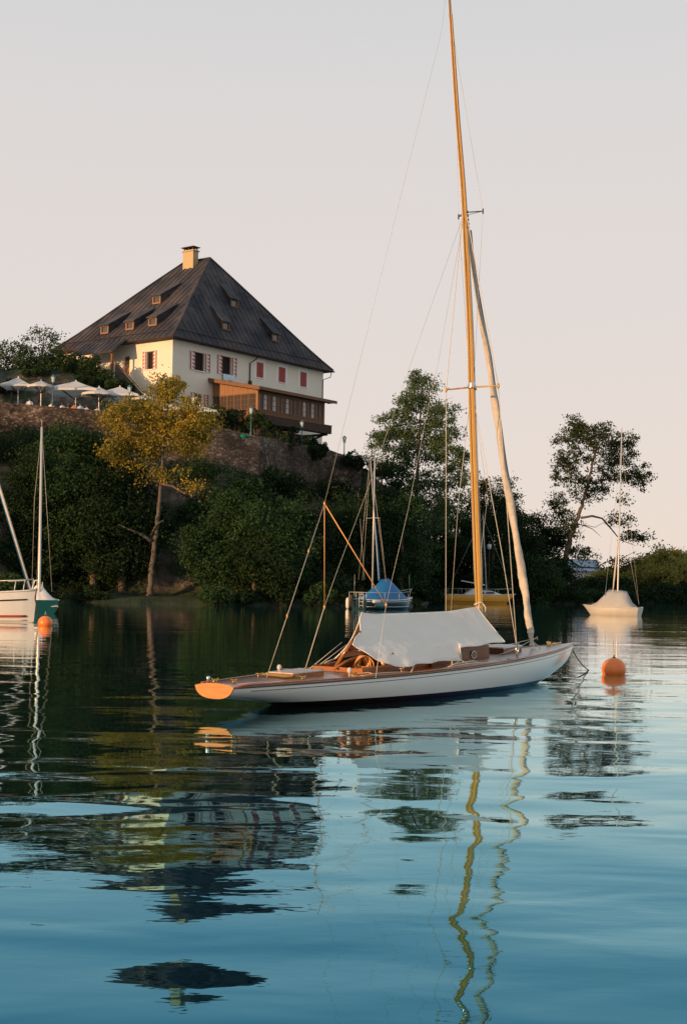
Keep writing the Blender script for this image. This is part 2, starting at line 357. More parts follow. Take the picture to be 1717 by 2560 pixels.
# ------------------------------------------------------------------ foliage
def leafmesh(name, P, size, rng_, matl, parent=None, droop=.0, aspect=.6):
    n = len(P); sz = size * rng_.uniform(.6, 1.35, n)[:, None]
    u = rng_.normal(size=(n, 3)); u[:, 2] -= droop; u /= np.linalg.norm(u, axis=1)[:, None]
    t = rng_.normal(size=(n, 3)); v = np.cross(u, t); v /= np.linalg.norm(v, axis=1)[:, None] + 1e-9
    w_ = np.cross(u, v) * .18
    q = np.stack([P - u * sz * .5, P + v * sz * aspect * .5 + w_ * sz, P + u * sz * .5, P - v * sz * aspect * .5 + w_ * sz], 1).reshape(-1, 3)
    me = bpy.data.meshes.new(name); me.vertices.add(4 * n); me.vertices.foreach_set('co', q.astype(np.float32).ravel())
    me.loops.add(4 * n); me.loops.foreach_set('vertex_index', np.arange(4 * n, dtype=np.int32))
    me.polygons.add(n); me.polygons.foreach_set('loop_start', np.arange(0, 4 * n, 4, dtype=np.int32))
    me.update(calc_edges=True); me.validate(); me.materials.append(matl)
    o = bpy.data.objects.new(name, me); C.objects.link(o); o.parent = parent
    return o
def tree(name, label, base, trunk, r0, crown, tips, per, cr_, ls, leaf, bark, cat='tree', group=None, seed=1, limbs=.7, hollow=.35, extra=None, limb_r=.5, gap=0.):
    """trunk: points relative to base; crown: (centre, radii, weight) ellipsoids relative to base"""
    g = np.random.default_rng(seed); root = thing(name, label, cat, base, 0, group)
    tr = [Vector(p) for p in trunk]; nodes = []
    nt = 10
    fine = []
    for i in range(len(tr) - 1):
        for k in range(nt): fine.append(tr[i].lerp(tr[i + 1], k / nt))
    fine.append(tr[-1]); m = len(fine)
    fine = [p + Vector(g.normal(size=3)) * r0 * .12 for p in fine]
    mb = MB(); mb.tube(fine, [r0 * (1 - .85 * i / (m - 1)) * (1.35 if i == 0 else 1) for i in range(m)], 9)
    mb.build('trunk', bark, root, True)
    wts = np.array([c[2] if len(c) > 2 else c[1][0] * c[1][1] * c[1][2] for c in crown], float); wts /= wts.sum()
    T = []
    while len(T) < tips:
        c = crown[g.choice(len(crown), p=wts)]
        d = g.normal(size=3); d /= np.linalg.norm(d); r = (hollow + (1 - hollow) * g.random()) ** .6
        p = np.array(c[0]) + d * np.array(c[1]) * r
        T.append(Vector(p))
    if extra: T += [Vector(e) for e in extra]
    nodes = [(p, r0 * (1 - .85 * i / (m - 1)), i / m) for i, p in enumerate(fine) if i > m * .22]
    pts = np.array([tuple(p) for p, _, _ in nodes]); rr = [q for _, q, _ in nodes]
    order = sorted(T, key=lambda p: np.min(np.sum((pts - np.array(p)) ** 2, 1)))
    lb = MB(); cnt = 0
    for p in order:
        pa = np.array(p); off = pts - pa; dd = np.sum(off ** 2, 1) * (1 + 1.5 * (off[:, 2] > 0.1)); k = int(np.argmin(dd)); a = Vector(pts[k]); dist = (p - a).length
        if dist < .25: continue
        r_a = max(.012, min(rr[k] * .72, r0 * limb_r)); mid = a.lerp(p, .5) + Vector((0, 0, -.10 * dist)) + Vector(g.normal(size=3)) * dist * .07
        ns = [a, a.lerp(mid, .5) + Vector(g.normal(size=3)) * dist * .03, mid, mid.lerp(p, .5) + Vector((0, 0, .03 * dist)), p]
        if g.random() < limbs: lb.tube(ns, [r_a, r_a * .8, r_a * .6, r_a * .45, r_a * .25], 5, cap=False)
        pts = np.vstack([pts, np.array([tuple(q) for q in ns[1:]])]); rr += [r_a * .8, r_a * .65, r_a * .55, r_a * .4]
    if lb.v: lb.build('limbs', bark, root, True, kind='stuff')
    Tn = np.array([tuple(p) for p in T]); n = len(Tn)
    sc_ = g.uniform(.55, 1.3, n)
    P = np.repeat(Tn, per, 0) + g.normal(size=(n * per, 3)) * np.repeat(sc_, per)[:, None] * cr_ * np.array([1, 1, .62])
    leafmesh('crown', P, ls, g, leaf, root)
    return root
def bush(label, base, rx, ry, h, n, ls, leaf, seed, group='bushes on the bank below the terrace', name='bush', clumps=None, cat='bush'):
    g = np.random.default_rng(seed); root = thing(name, label, cat, base, 0, group)
    nc = clumps or max(8, int(9 * (rx * h) ** .5)); 
    d = g.normal(size=(nc, 3)); d /= np.linalg.norm(d, axis=1)[:, None]; d[:, 2] = np.abs(d[:, 2])
    rad_ = g.uniform(.35, .95, nc)[:, None]
    cc = d * rad_ * np.array([rx, ry, h * .85]) + np.array([0, 0, h * .12])
    k = g.integers(0, nc, n); q = g.normal(size=(n, 3)); q /= np.linalg.norm(q, axis=1)[:, None]
    cs = g.uniform(.22, .42, nc) * min(rx, h * 1.1)
    P = cc[k] + q * (cs[k] * g.uniform(.55, 1.08, n) ** .5)[:, None] * np.array([1, 1, .85])
    P[:, 2] = np.maximum(P[:, 2], -.3)
    sb = MB()
    for i in range(min(nc, 12)):
        c = Vector(cc[i]); sb.tube([Vector((c.x * .12, c.y * .12, -.2)), Vector((c.x * .5, c.y * .5, c.z * .55)), c], [.06, .04, .015], 5, cap=False)
    sb.build('stems', M['bark'], root, True, kind='stuff')
    leafmesh('foliage', P, ls, g, leaf, root)
    return root

# golden tree on the bank
b0 = at(372, 1497, 102.0); b0.z = ground(b0.x, b0.y)
def rel(px, py, Y, b): return tuple(at(px, py, Y) - b)
Yg = b0.y
tree('golden_tree', 'tall tree with golden sunlit crown growing at the water edge before the stone wall', b0,
     [(0, 0, -.4), rel(378, 1440, Yg, b0), rel(388, 1350, Yg, b0), rel(398, 1260, Yg, b0), rel(404, 1180, Yg, b0), rel(410, 1090, Yg, b0), rel(420, 1000, Yg, b0)], .25,
     [(rel(322, 1050, Yg, b0), (1.9, 2.2, 1.7), 5), (rel(415, 1025, Yg, b0), (2.6, 2.4, 1.7), 7), (rel(408, 975, Yg, b0), (.8, 1.0, .9), 1.5), (rel(492, 1060, Yg, b0), (1.7, 1.8, 1.5), 4.5),
      (rel(292, 1120, Yg, b0), (1.1, 1.4, 1.0), 2.4), (rel(440, 1100, Yg, b0), (2.2, 2, 1.0), 3), (rel(370, 1120, Yg, b0), (1.2, 1.4, .9), 1.6)],
     250, 64, .42, .21, LF['gold'], M['bark_pale'], seed=3, limbs=.9, hollow=.2)
# bare dead limb low on the same tree, extra lower leafy branches
def limb(parent, pts, r, matl): mb = MB(); mb.tube(pts, r, 6); return mb.build('limb', matl, parent, True)
gt = bpy.data.objects['golden_tree']
limb(gt, [rel(386, 1352, Yg, b0), rel(372, 1350, Yg - .3, b0), rel(360, 1340, Yg - .5, b0), rel(340, 1330, Yg - .8, b0), rel(318, 1322, Yg - 1, b0), rel(296, 1310, Yg - 1, b0)], [.15, .15, .12, .09, .07, .03], M['bark_pale'])
limb(gt, [rel(404, 1210, Yg, b0), rel(430, 1215, Yg - .3, b0), rel(455, 1230, Yg - .3, b0), rel(476, 1238, Yg - .3, b0), rel(498, 1215, Yg - .3, b0)], [.10, .09, .07, .05, .02], M['bark_pale'])
limb(gt, [rel(388, 1360, Yg, b0), rel(376, 1340, Yg, b0), rel(392, 1310, Yg - .4, b0), rel(410, 1300, Yg - .6, b0)], [.1, .09, .06, .03], M['bark_pale'])
g_ = np.random.default_rng(9)
E_ = []
for (px, py, n) in [(470, 1215, 110), (488, 1225, 90), (500, 1212, 60), (350, 1200, 60), (405, 1190, 260), (385, 1180, 120), (452, 1180, 80), (300, 1150, 200), (345, 1160, 120), (480, 1125, 120)]:
    c = np.array(rel(px, py, Yg - .3, b0)); E_.append(c + g_.normal(size=(n, 3)) * np.array([.45, .5, .3]))
leafmesh('lower_leaves', np.vstack(E_), .2, g_, LF['gold'], gt)

# the poplars right of the terrace
p0 = at(1032, 1470, 122); p0.z = ground(p0.x, p0.y); Yp = 122
tree('poplar_tree', 'tall pointed poplar with loose crown, tallest tree between house and mast', p0,
     [(0, 0, -.3), rel(1036, 1350, Yp, p0), rel(1042, 1200, Yp, p0), rel(1050, 1060, Yp, p0), rel(1056, 950, Yp, p0)], .26,
     [(rel(1050, 965, Yp, p0), (1.3, 1.3, 1.7), 3), (rel(1045, 1020, Yp, p0), (2.4, 2.2, 1.8), 6), (rel(1000, 1060, Yp, p0), (2.0, 2.0, 1.6), 4), (rel(1110, 1060, Yp, p0), (1.9, 2.0, 1.9), 4),
      (rel(980, 1120, Yp, p0), (2.2, 2.2, 1.7), 5), (rel(1125, 1130, Yp, p0), (1.9, 2.2, 2.3), 6), (rel(1060, 1120, Yp, p0), (2.1, 2.4, 2.4), 5), (rel(1000, 1200, Yp, p0), (2.6, 2.6, 2.2), 7), (rel(1110, 1230, Yp, p0), (2.6, 2.6, 2.6), 7),
      (rel(1050, 1300, Yp, p0), (3.6, 3, 2.8), 9)],
     330, 105, .40, .21, LF['poplar'], M['bark_pale'], seed=5, limbs=.55, hollow=.25, group='trees at the right end of the wall')
def mound_tree(label, px, ptop, Y, wid, leaf, seed, pbase=1490, name='broadleaf_tree', per=90, tips=None, group='trees at the right end of the wall', ls=.24, asp=.45, k=1., gap=.25):
    b = at(px, pbase, Y); b.z = ground(b.x, b.y); top = at(px, ptop, Y).z - b.z
    g = np.random.default_rng(seed); cr = []
    for i in range(9):
        f = i / 8; r = wid * (math.sin(math.pi * (.18 + .72 * f)) ** .7)
        a = g.uniform(0, 6.28); cr.append(((math.cos(a) * r * .45, math.sin(a) * r * .45, top * (.16 + .74 * f)), (r * .62, r * .62, top * .13 + .3)))
    return tree(name, label, b, [(0, 0, -.3), (g.uniform(-.3, .3), 0, top * .4), (g.uniform(-.5, .5), 0, top * .9)], .2 + top * .012, cr, tips or int(16 * wid * top ** .5 * k), per, .5, ls, leaf, M['bark'],
                seed=seed, limbs=.3, hollow=gap, group=group)
mound_tree('dark broadleaf tree crowding the left side of the tall poplar', 950, 1130, 119, 2.5, LF['dark'], 11)
mound_tree('green broadleaf tree low in front of the poplar trunk', 1000, 1230, 116, 3.2, LF['mid'], 12)
mound_tree('dark leafy tree behind the blue covered boat', 895, 1200, 114, 2.6, LF['dark'], 13)
mound_tree('green tree between the poplar and the varnished mast', 1110, 1240, 145, 3.4, LF['mid'], 14)
mound_tree('dark tree standing right behind the varnished mast', 1165, 1275, 146, 3.0, LF['dark'], 15)
mound_tree('conifer dark tree with narrow top seen between mast and furled sail', 1225, 1205, 140, 2.6, LF['dark'], 16, ls=.2)
mound_tree('brownish green tree with sunlit top beside the furled sail', 1210, 1178, 147, 2.3, LF['olive'], 17)
mound_tree('brownish green tree right of the furled sail top', 1278, 1200, 148, 3.0, LF['olive'], 18)
mound_tree('dark round tree behind the bow of the amber boat', 1300, 1285, 143, 3.4, LF['dark'], 19)
mound_tree('dark tree sloping down toward the leaning shore tree', 1352, 1290, 147, 3.2, LF['dark'], 20)
mound_tree('lower dark tree at the foot of the leaning shore tree', 1385, 1395, 145, 2.6, LF['dark'], 22)
mound_tree('low mid green tree at the right waterline of the point', 1345, 1385, 141, 3.0, LF['mid'], 23)
mound_tree('mid green tree low behind the cabin of the amber boat', 1250, 1370, 141, 3.0, LF['mid'], 24)

BT_ = [(150, 1085, 103.5, 3.3, 'mid', 'tall mid green tree under the terrace wall behind the left grey mast'), (235, 1150, 102.5, 2.8, 'dark', 'tall dark tree between the left grey mast and the golden tree'),
 (70, 1140, 102.5, 3.0, 'dark', 'dark tree at the left edge behind the moored boats'), (305, 1200, 103, 2.6, 'dark', 'dark round tree directly left of the golden tree trunk'),
 (585, 1225, 102.5, 4.0, 'mid', 'largest round green tree in the middle of the bank'),
 (690, 1270, 103, 3.4, 'mid', 'round green tree right of the largest round tree'), 
 (770, 1240, 106, 3.0, 'dark', 'dark tree below the right end of the stone wall'), (850, 1245, 109, 2.6, 'dark', 'dark tree just left of the blue covered boat mast'), (640, 1350, 100.5, 3.0, 'dark', 'low dark tree at the water in front of the two round green trees')]
for i, (px, top, Y, wd, lf, lab) in enumerate(BT_): mound_tree(lab, px, top, Y, wd, LF[lf], 410 + i, 1490, group='trees on the bank below the house', per=110, ls=.21, gap=.35)
# airy leaning tree on the point
a0 = at(1403, 1462, 145); a0.z = ground(a0.x, a0.y); Ya = 145
air = tree('leaning_shore_tree', 'open crowned tree leaning right from the wooded point, sky showing between limbs', a0,
     [(0, 0, -.4), rel(1412, 1400, Ya, a0), rel(1425, 1345, Ya, a0), rel(1448, 1285, Ya, a0), rel(1468, 1220, Ya, a0), rel(1482, 1150, Ya, a0), rel(1500, 1090, Ya, a0)], .36,
     [(rel(1440, 1120, Ya, a0), (2.44, 2, 2.60), 4), (rel(1500, 1110, Ya, a0), (2.93, 2, 2.60), 5), (rel(1440, 1065, Ya, a0), (1.34, 1.2, 1.18), 1.5), (rel(1560, 1120, Ya, a0), (1.95, 1.8, 2.12), 3), (rel(1405, 1175, Ya, a0), (1.46, 1.5, 2.12), 2.4),
      (rel(1595, 1190, Ya, a0), (1.34, 1.5, 1.89), 2.4), (rel(1540, 1180, Ya, a0), (2.44, 2, 1.53), 3), (rel(1470, 1215, Ya, a0), (2.32, 2, 1.77), 3), (rel(1390, 1270, Ya, a0), (1.46, 1.4, 1.65), 2.2), (rel(1420, 1320, Ya, a0), (1.46, 1.4, 1.77), 2),
      (rel(1575, 1250, Ya, a0), (1.34, 1.2, 1.06), 1), (rel(1545, 1305, Ya, a0), (1.46, 1, 0.83), 1), (rel(1590, 1345, Ya, a0), (1.59, 1, 0.83), 1.4), (rel(1450, 1385, Ya, a0), (1.71, 1.2, 1.06), 1.5), (rel(1475, 1400, Ya, a0), (1.46, 1.0, 0.71), .8)],
     380, 48, .36, .24, LF['ash'], M['bark'], seed=21, limbs=1., hollow=.15, limb_r=.55)
limb(air, [rel(1452, 1295, Ya, a0), rel(1480, 1290, Ya, a0), rel(1505, 1296, Ya, a0), rel(1530, 1325, Ya, a0), rel(1550, 1350, Ya, a0), rel(1590, 1365, Ya, a0)], [.15, .13, .1, .08, .05, .02], M['bark'])
limb(air, [rel(1444, 1310, Ya, a0), rel(1462, 1315, Ya, a0), rel(1480, 1322, Ya, a0), rel(1502, 1342, Ya, a0)], [.07, .06, .04, .015], M['bark'])
limb(air, [rel(1415, 1395, Ya, a0), rel(1450, 1418, Ya, a0), rel(1490, 1420, Ya, a0), rel(1512, 1406, Ya, a0), rel(1550, 1398, Ya, a0), rel(1590, 1378, Ya, a0)], [.13, .11, .09, .07, .05, .02], M['bark'])
# far bank at the right
FARL = ['tallest yellow green willow on the far bank near the right edge', 'yellow green willow on the far bank right of the grey covered boat mast', 'low green willow on the far bank left of the grey covered boat', 'pale green willow farthest right on the far bank',
        'rounded olive willow behind the mast of the grey covered boat', 'dark low willow at the far waterline beside the grey covered boat', 'far willow with brownish top near the right picture edge', 'broad far willow partly hidden by another near the right edge', 'small dark willow at the left end of the far bank']
for i, (px, top, Y, wd, lf) in enumerate([(1662, 1372, 178, 3.6, 'far'), (1600, 1398, 182, 3.4, 'far'), (1500, 1425, 180, 2.6, 'far'), (1712, 1378, 182, 3.2, 'far'), (1556, 1402, 184, 3.2, 'olive'), (1530, 1450, 176, 2.4, 'dark'), (1640, 1384, 186, 3.0, 'olive'), (1690, 1400, 174, 3.2, 'far'), (1462, 1452, 172, 2.2, 'dark')]):
    mound_tree(FARL[i], px, top, Y, wd, LF[lf], 30 + i, 1500, 'willow_tree', per=70, group='trees on the far bank', ls=.34, k=.8, gap=.3)
for i, (px, top, Y, wd) in enumerate([(1590, 1468, 170, 2.2), (1640, 1464, 170, 2.4), (1690, 1460, 170, 2.6), (1740, 1400, 178, 3), (1790, 1395, 182, 3.5)]):
    mound_tree(['low dark bushy tree at the far waterline behind the grey covered boat stern', 'low dark bushy tree at the far waterline, second from the right edge', 'low dark bushy tree at the far waterline nearest the right edge', 'willow just beyond the right picture edge on the far bank', 'willow farther beyond the right picture edge'][i],
               px, top, Y, wd, LF['dark' if i < 3 else 'far'], 50 + i, 1502, 'willow_tree', per=60, group='trees on the far bank', ls=.34, k=.8)

# bushes and small trees over the cliff: (px, py of centre, Y or None, rx, height, leaf, label)
BU = [
 (60, 1120, 3.2, 3.6, 'dark', 'dark bush at the left edge below the terrace wall'),
 (150, 1120, 3.6, 3.4, 'mid', 'broad mid green bush under the terrace wall behind the left grey mast'),
 (215, 1100, 2.8, 2.8, 'mid', 'green bush just under the wall left of the golden tree'),
 (240, 1185, 3.4, 3.2, 'dark', 'dark bush lower left of the golden crown'),
 (130, 1215, 3.0, 2.8, 'dark', 'dark bush on the cliff behind the left grey mast at half height'),
 (215, 1270, 3.4, 3.4, 'dark', 'dark bush left of the bare limb of the golden tree'),
 (300, 1240, 3.0, 3.0, 'dark', 'dark bush directly behind the golden tree trunk'),
 (330, 1330, 3.2, 3.0, 'dark', 'dark bush left of the golden tree trunk near the lawn'),
 (500, 1120, 2.8, 2.4, 'mid', 'green bush under the wall right of the golden crown'),
 (150, 1330, 2.8, 2.8, 'dark', 'dark bush above the left moored boats'),
 (230, 1380, 3.2, 3.0, 'dark', 'dark bush on the lawn edge right of the left boats'),
 (120, 1420, 2.8, 2.6, 'dark', 'dark bush near the water behind the left boats'),
 (30, 1390, 3.0, 3.0, 'dark', 'dark bush near the water at the left edge'),
 (30, 1250, 2.6, 2.6, 'dark', 'dark bush on the cliff at the left edge'),
 (570, 1275, 3.6, 4.2, 'mid', 'big round green bush in the middle of the bank'),
 (660, 1290, 3.4, 3.8, 'mid', 'round green bush right of the biggest round bush'),
 (610, 1360, 3.8, 3.4, 'dark', 'dark bush under the two big round bushes'),
 (700, 1370, 3.2, 3.2, 'dark', 'dark bush low on the bank behind the backstay'),
 (780, 1330, 3.2, 3.6, 'dark', 'dark bush behind the top of the orange bridle rope'),
 (790, 1400, 3.2, 3.2, 'dark', 'dark bush near the water left of the blue covered boat'),
 (850, 1290, 2.8, 3.4, 'dark', 'dark bush left of the blue covered boat mast'),
 (722, 1145, 1.0, 2.7, 'dark', 'narrow upright dark bush against the stone wall'),
 (775, 1155, 1.7, 2.2, 'dark', 'rounded dark bush against the right part of the stone wall'),
 (690, 1205, 2.4, 2.4, 'dark', 'dark bush at the foot of the stone wall'),
 (760, 1220, 2.2, 2.6, 'dark', 'dark bush below the end of the stone wall'),
 (830, 1205, 2.4, 2.6, 'dark', 'dark bush under the lamp right of the house'),
 (640, 1190, 1.6, 1.6, 'dark', 'small dark bush touching the bottom of the stone wall'),
 (870, 1160, 1.6, 1.6, 'dark', 'dark bush by the single lamp post right of the house'),
 (925, 1165, 1.8, 1.9, 'dark', 'dark bush at the right end of the wall below the sky'),
 (560, 1440, 2.6, 2.0, 'dark', 'low dark bush at the waterline in the middle of the bank'),
 (650, 1450, 2.8, 2.2, 'dark', 'low dark bush at the waterline right of the middle'),
 (740, 1460, 2.8, 2.2, 'dark', 'low dark bush at the waterline behind the backstay foot'),
 (830, 1465, 2.6, 2.4, 'dark', 'low dark bush at the waterline beside the blue covered boat'),
 (200, 1455, 2.4, 1.5, 'dark', 'low dark bush at the waterline right of the left boats'),
 (935, 1440, 2.6, 2.8, 'dark', 'dark bush right behind the blue covered boat'),
 (1010, 1440, 2.6, 2.8, 'dark', 'dark bush at the waterline below the tall poplar'),
 (1080, 1450, 2.4, 2.6, 'dark', 'dark bush at the waterline left of the amber boat'),
 (1150, 1440, 2.4, 2.6, 'dark', 'dark bush behind the stern of the amber boat'),
 (1225, 1440, 2.4, 2.6, 'dark', 'dark bush behind the mast of the amber boat'),
 (1300, 1440, 2.6, 2.6, 'dark', 'dark bush behind the bow of the amber boat'),
 (1365, 1450, 2.4, 2.4, 'dark', 'dark bush near the tip of the wooded point'),
 (1420, 1460, 2.2, 2.2, 'dark', 'dark bush at the tip of the wooded point'),
]
def place_on_ground(px, py):
    """first hit of the pixel's ray with the terrain"""
    a, b = ab(px, py)
    for Y in np.arange(95, 175, .4):
        x = a * Y / FPX; z = CH + b * Y / FPX
        if Y > shore(x) + .8 and ground(x, Y, False) > z: return Vector((x, Y, ground(x, Y, False)))
    return None
for i, (px, py, rx, h, lf, lab) in enumerate(BU):
    q = place_on_ground(px, py + h * 15)
    if q is None: q = at(px, py, 150)
    if px < 690: q.y = min(q.y, interp(q.x, WX, WY) - 1.4)
    q = Vector((q.x, q.y, ground(q.x, q.y) - .2))
    bush(lab, q, rx, rx * .8, h, int(1500 * rx * h / 3), (.17, .21, .26, .30)[i % 4], LF[lf], 100 + i)
# terrace slope shrubs (by the house)
for i, (px, py, Y, rx, h, lab) in enumerate([
 (60, 915, 123, 2.6, 3.6, 'shrub at the left edge on the slope above the umbrellas'), (130, 900, 126, 2.6, 3.4, 'shrub on the slope above the umbrellas with thin twigs on top'),
 (190, 920, 128, 2.4, 3.0, 'shrub against the far left corner of the house'), (225, 915, 125, 1.8, 2.2, 'small shrub before the left end of the cream wall'),
 (262, 955, 122, 1.9, 1.7, 'low shrub beside the house steps'), (300, 965, 120, 1.6, 1.2, 'low shrub at the foot of the house steps'), (10, 900, 124, 3, 4.5, 'shrub beyond the left edge above the umbrellas')]):
    q = at(px, py + h * 13, Y); 
    bush(lab, Vector((q.x, q.y, q.z)), rx, rx * .8, h, int(1500 * rx), .2, LF['terrace'], 300 + i, 'shrubs beside the house')
for i, (px, py, Y, rx, h, lab) in enumerate([(160, 945, 121, 1.5, 1.1, 'low shrub on the earth slope behind the largest umbrella'), (215, 965, 121, 1.4, 1.0, 'small low shrub on the earth slope between two umbrellas'), (90, 940, 120, 1.8, 1.0, 'low shrub on the earth slope above the round umbrella'),
   (20, 950, 119, 1.8, 1.0, 'low shrub on the earth slope at the left edge'), (330, 985, 119, 1.2, .9, 'low shrub below the stairs')]):
    q = at(px, py, Y); q.z = ground(q.x, q.y) - .1; bush(lab, q, rx, rx * .8, h, int(1100 * rx), .18, LF['terrace'], 380 + i, 'shrubs beside the house')
LM = [(-400, 'the left moored boats'), (372, 'the golden tree trunk'), (585, 'the largest round green tree'), (915, 'the blue covered boat'), (1060, 'the tall poplar'), (1200, 'the amber boat mast'), (1400, 'the leaning shore tree')]
ORD = ['first', 'second', 'third', 'fourth', 'fifth', 'sixth', 'seventh', 'eighth', 'ninth', 'tenth', 'eleventh', 'twelfth']; CNT = {}
def shrub_label(x, y):
    px = PX + FPX * x / y; lm = [t for p_, t in LM if p_ <= px][-1]; CNT[lm] = CNT.get(lm, 0) + 1
    return '%s dark shrub along the waterline counting rightward from %s' % (ORD[CNT[lm] - 1], lm)
i = 0
for x in np.arange(-30, 30, 2.3):
    g = np.random.default_rng(900 + i); xx = x + g.uniform(-.5, .5); y_ = shore(xx) + g.uniform(.1, .7); rx = g.uniform(1.3, 2.1)
    if abs(xx - b0.x) > 2.6 and not (-14.5 < xx < -9.5): bush(shrub_label(xx, y_), Vector((xx, y_, .1)), rx, 1.3, g.uniform(1.0, 1.9), int(1300 * rx), .2, LF['dark' if i % 3 else 'mid'], 900 + i, 'shrubs overhanging the waterline', 'shoreline_shrub')
    i += 1
for x in np.arange(31, 56, 3):
    g = np.random.default_rng(900 + i); bush('%s low dark shrub along the far right bank counting from the left' % ORD[int((x - 31) / 3)], Vector((x, shore(x) + .4, .1)), 2.4, 1.4, g.uniform(1.3, 2.2), 1500, .28, LF['dark'], 900 + i, 'shrubs overhanging the far waterline', 'shoreline_shrub'); i += 1
q = at(103, 905, 127)
tree('young_tree', 'thin airy young tree against the sky left of the house', q, [(0, 0, -1), (.2, 0, 2), (.3, 0, 3.6)], .07, [((0, 0, 2.4), (1.6, 1.2, 1.3)), ((1.0, 0, 2.2), (1.2, 1, 1.1)), ((-1, 0, 1.6), (1.2, 1, 1.2))], 70, 14, .25, .2, LF['terrace'], M['bark'], seed=77, limbs=1.)
for i, (px, py, Y, rx, h, lf, lab) in enumerate([(540, 1040, 118.5, 1.8, 2.6, 'dark', 'dark ivy like bush left of the veranda windows'), (590, 1050, 119, 1.5, 2.2, 'dark', 'dark bush under the side windows of the veranda'),
   (640, 1050, 118.5, 1.6, 2.2, 'terrace', 'leafy green shrub at the corner of the veranda behind a lamp'), (690, 1085, 119, 1.3, 1.2, 'terrace', 'low green shrub on top of the stone wall'), (808, 1112, 125, .5, 1.7, 'dark', 'small pointed conifer below the right end of the veranda'),
   (745, 1098, 121, 1.6, .8, 'dark', 'low plant on the wall top under the veranda'), (448, 955, 117, 1.2, 1.4, 'gold', 'yellowish shrub sticking up before the cream facade')]):
    q = at(px, py + h * 14, Y)
    bush(lab, q, rx, rx * .8, h, int(1300 * rx * h / 2), .17, LF[lf], 330 + i, 'shrubs below the veranda')

# unseen wood added on the left shore to cast evening shade over bank and terrace
SHADE_WOOD = 'unseen wood added on the left shore for its shade'
for i in range(15):
    g = np.random.default_rng(700 + i); x = -44 - (i % 5) * 6.5 + g.uniform(-1, 1); y = 96 - (i % 5) * 8.5 + (i // 5) * 8 - 2; y = max(y, shore(x) + 3)
    z = ground(x, y); top = max(5, [14.5, 15.0, 17][i // 5] + (3 if i % 5 == 0 else 0) - z + g.uniform(-.6, .8))
    cr = [((g.uniform(-1.5, 1.5), g.uniform(-1.5, 1.5), top * f), (3.8, 3.8, top * .2)) for f in (.2, .35, .5, .65, .8)]
    tree('broadleaf_tree', 'unseen dark broadleaf tree added on the left shore to shade the bank', (x, y, z), [(0, 0, -.3), (0, 0, top * .5), (.3, 0, top * .9)], .3, cr, 60, 60, .9, .5, LF['dark'], M['bark'], seed=800 + i, limbs=.2, group=SHADE_WOOD)
for i in range(6):
    g = np.random.default_rng(740 + i); x = -41 - i * 5.0; y = 103 + (i % 2) * 5 + i * 1.; z = ground(x, y); top = 22.6 - z + g.uniform(-.5, .5)
    cr = [((0, 0, top * f), (3.4, 3.4, top * .18)) for f in (.25, .4, .55, .7, .85)]
    tree('broadleaf_tree', 'unseen dark broadleaf tree added on the left shore to shade the bank', (x, y, z), [(0, 0, -.3), (0, 0, top * .5), (.3, 0, top * .9)], .3, cr, 70, 60, .9, .5, LF['dark'], M['bark'], seed=840 + i, limbs=.2, group=SHADE_WOOD)

# ------------------------------------------------------------------ terrace wall
def wallmat():
    m = bpy.data.materials.new('rubble_stone'); m.use_nodes = True
    n, l = m.node_tree.nodes, m.node_tree.links; b = n['Principled BSDF']; b.inputs['Roughness'].default_value = .95
    tcn = n.new('ShaderNodeTexCoord'); mp = n.new('ShaderNodeMapping'); mp.inputs['Scale'].default_value = (5.0, 5.0, 8.5); l.new(tcn.outputs['Object'], mp.inputs[0])
    v = n.new('ShaderNodeTexVoronoi'); v.inputs['Scale'].default_value = 1; l.new(mp.outputs[0], v.inputs['Vector'])
    cr = n.new('ShaderNodeValToRGB'); e = cr.color_ramp.elements; e[0].color = (.085, .062, .048, 1); e[1].color = (.46, .36, .29, 1); q = e.new(.45); q.color = (.15, .11, .082, 1); q = e.new(.75); q.color = (.23, .16, .115, 1)
    s = n.new('ShaderNodeSeparateColor'); l.new(v.outputs['Color'], s.inputs[0]); l.new(s.outputs[0], cr.inputs[0])
    nz = n.new('ShaderNodeTexNoise'); nz.inputs['Scale'].default_value = .5; nz.inputs['Detail'].default_value = 6; l.new(tcn.outputs['Object'], nz.inputs['Vector'])
    mr = n.new('ShaderNodeMapRange'); mr.inputs[1].default_value = .4; mr.inputs[2].default_value = .65; mr.inputs[3].default_value = .5; mr.inputs[4].default_value = 1.6; l.new(nz.outputs[0], mr.inputs[0])
    ml = n.new('ShaderNodeVectorMath'); ml.operation = 'SCALE'; l.new(cr.outputs[0], ml.inputs[0]); l.new(mr.outputs[0], ml.inputs['Scale']); 
    v2 = n.new('ShaderNodeTexVoronoi'); v2.feature = 'DISTANCE_TO_EDGE'; l.new(mp.outputs[0], v2.inputs['Vector'])
    me_ = n.new('ShaderNodeMapRange'); me_.inputs[1].default_value = .02; me_.inputs[2].default_value = .16; me_.inputs[3].default_value = .28; me_.inputs[4].default_value = 1.1; l.new(v2.outputs[0], me_.inputs[0])
    mj = n.new('ShaderNodeVectorMath'); mj.operation = 'SCALE'; l.new(ml.outputs[0], mj.inputs[0]); l.new(me_.outputs[0], mj.inputs['Scale']); l.new(mj.outputs[0], b.inputs['Base Color'])
    bp = n.new('ShaderNodeBump'); bp.inputs['Distance'].default_value = .12; m3 = n.new('ShaderNodeMath'); m3.operation = 'MINIMUM'; m3.inputs[1].default_value = .25; l.new(v2.outputs[0], m3.inputs[0]); l.new(m3.outputs[0], bp.inputs['Height']); l.new(bp.outputs[0], b.inputs['Normal'])
    return m
WM = wallmat()
wl = MB(); front = []; back = []
from mathutils import noise as NZ
top_pts = []
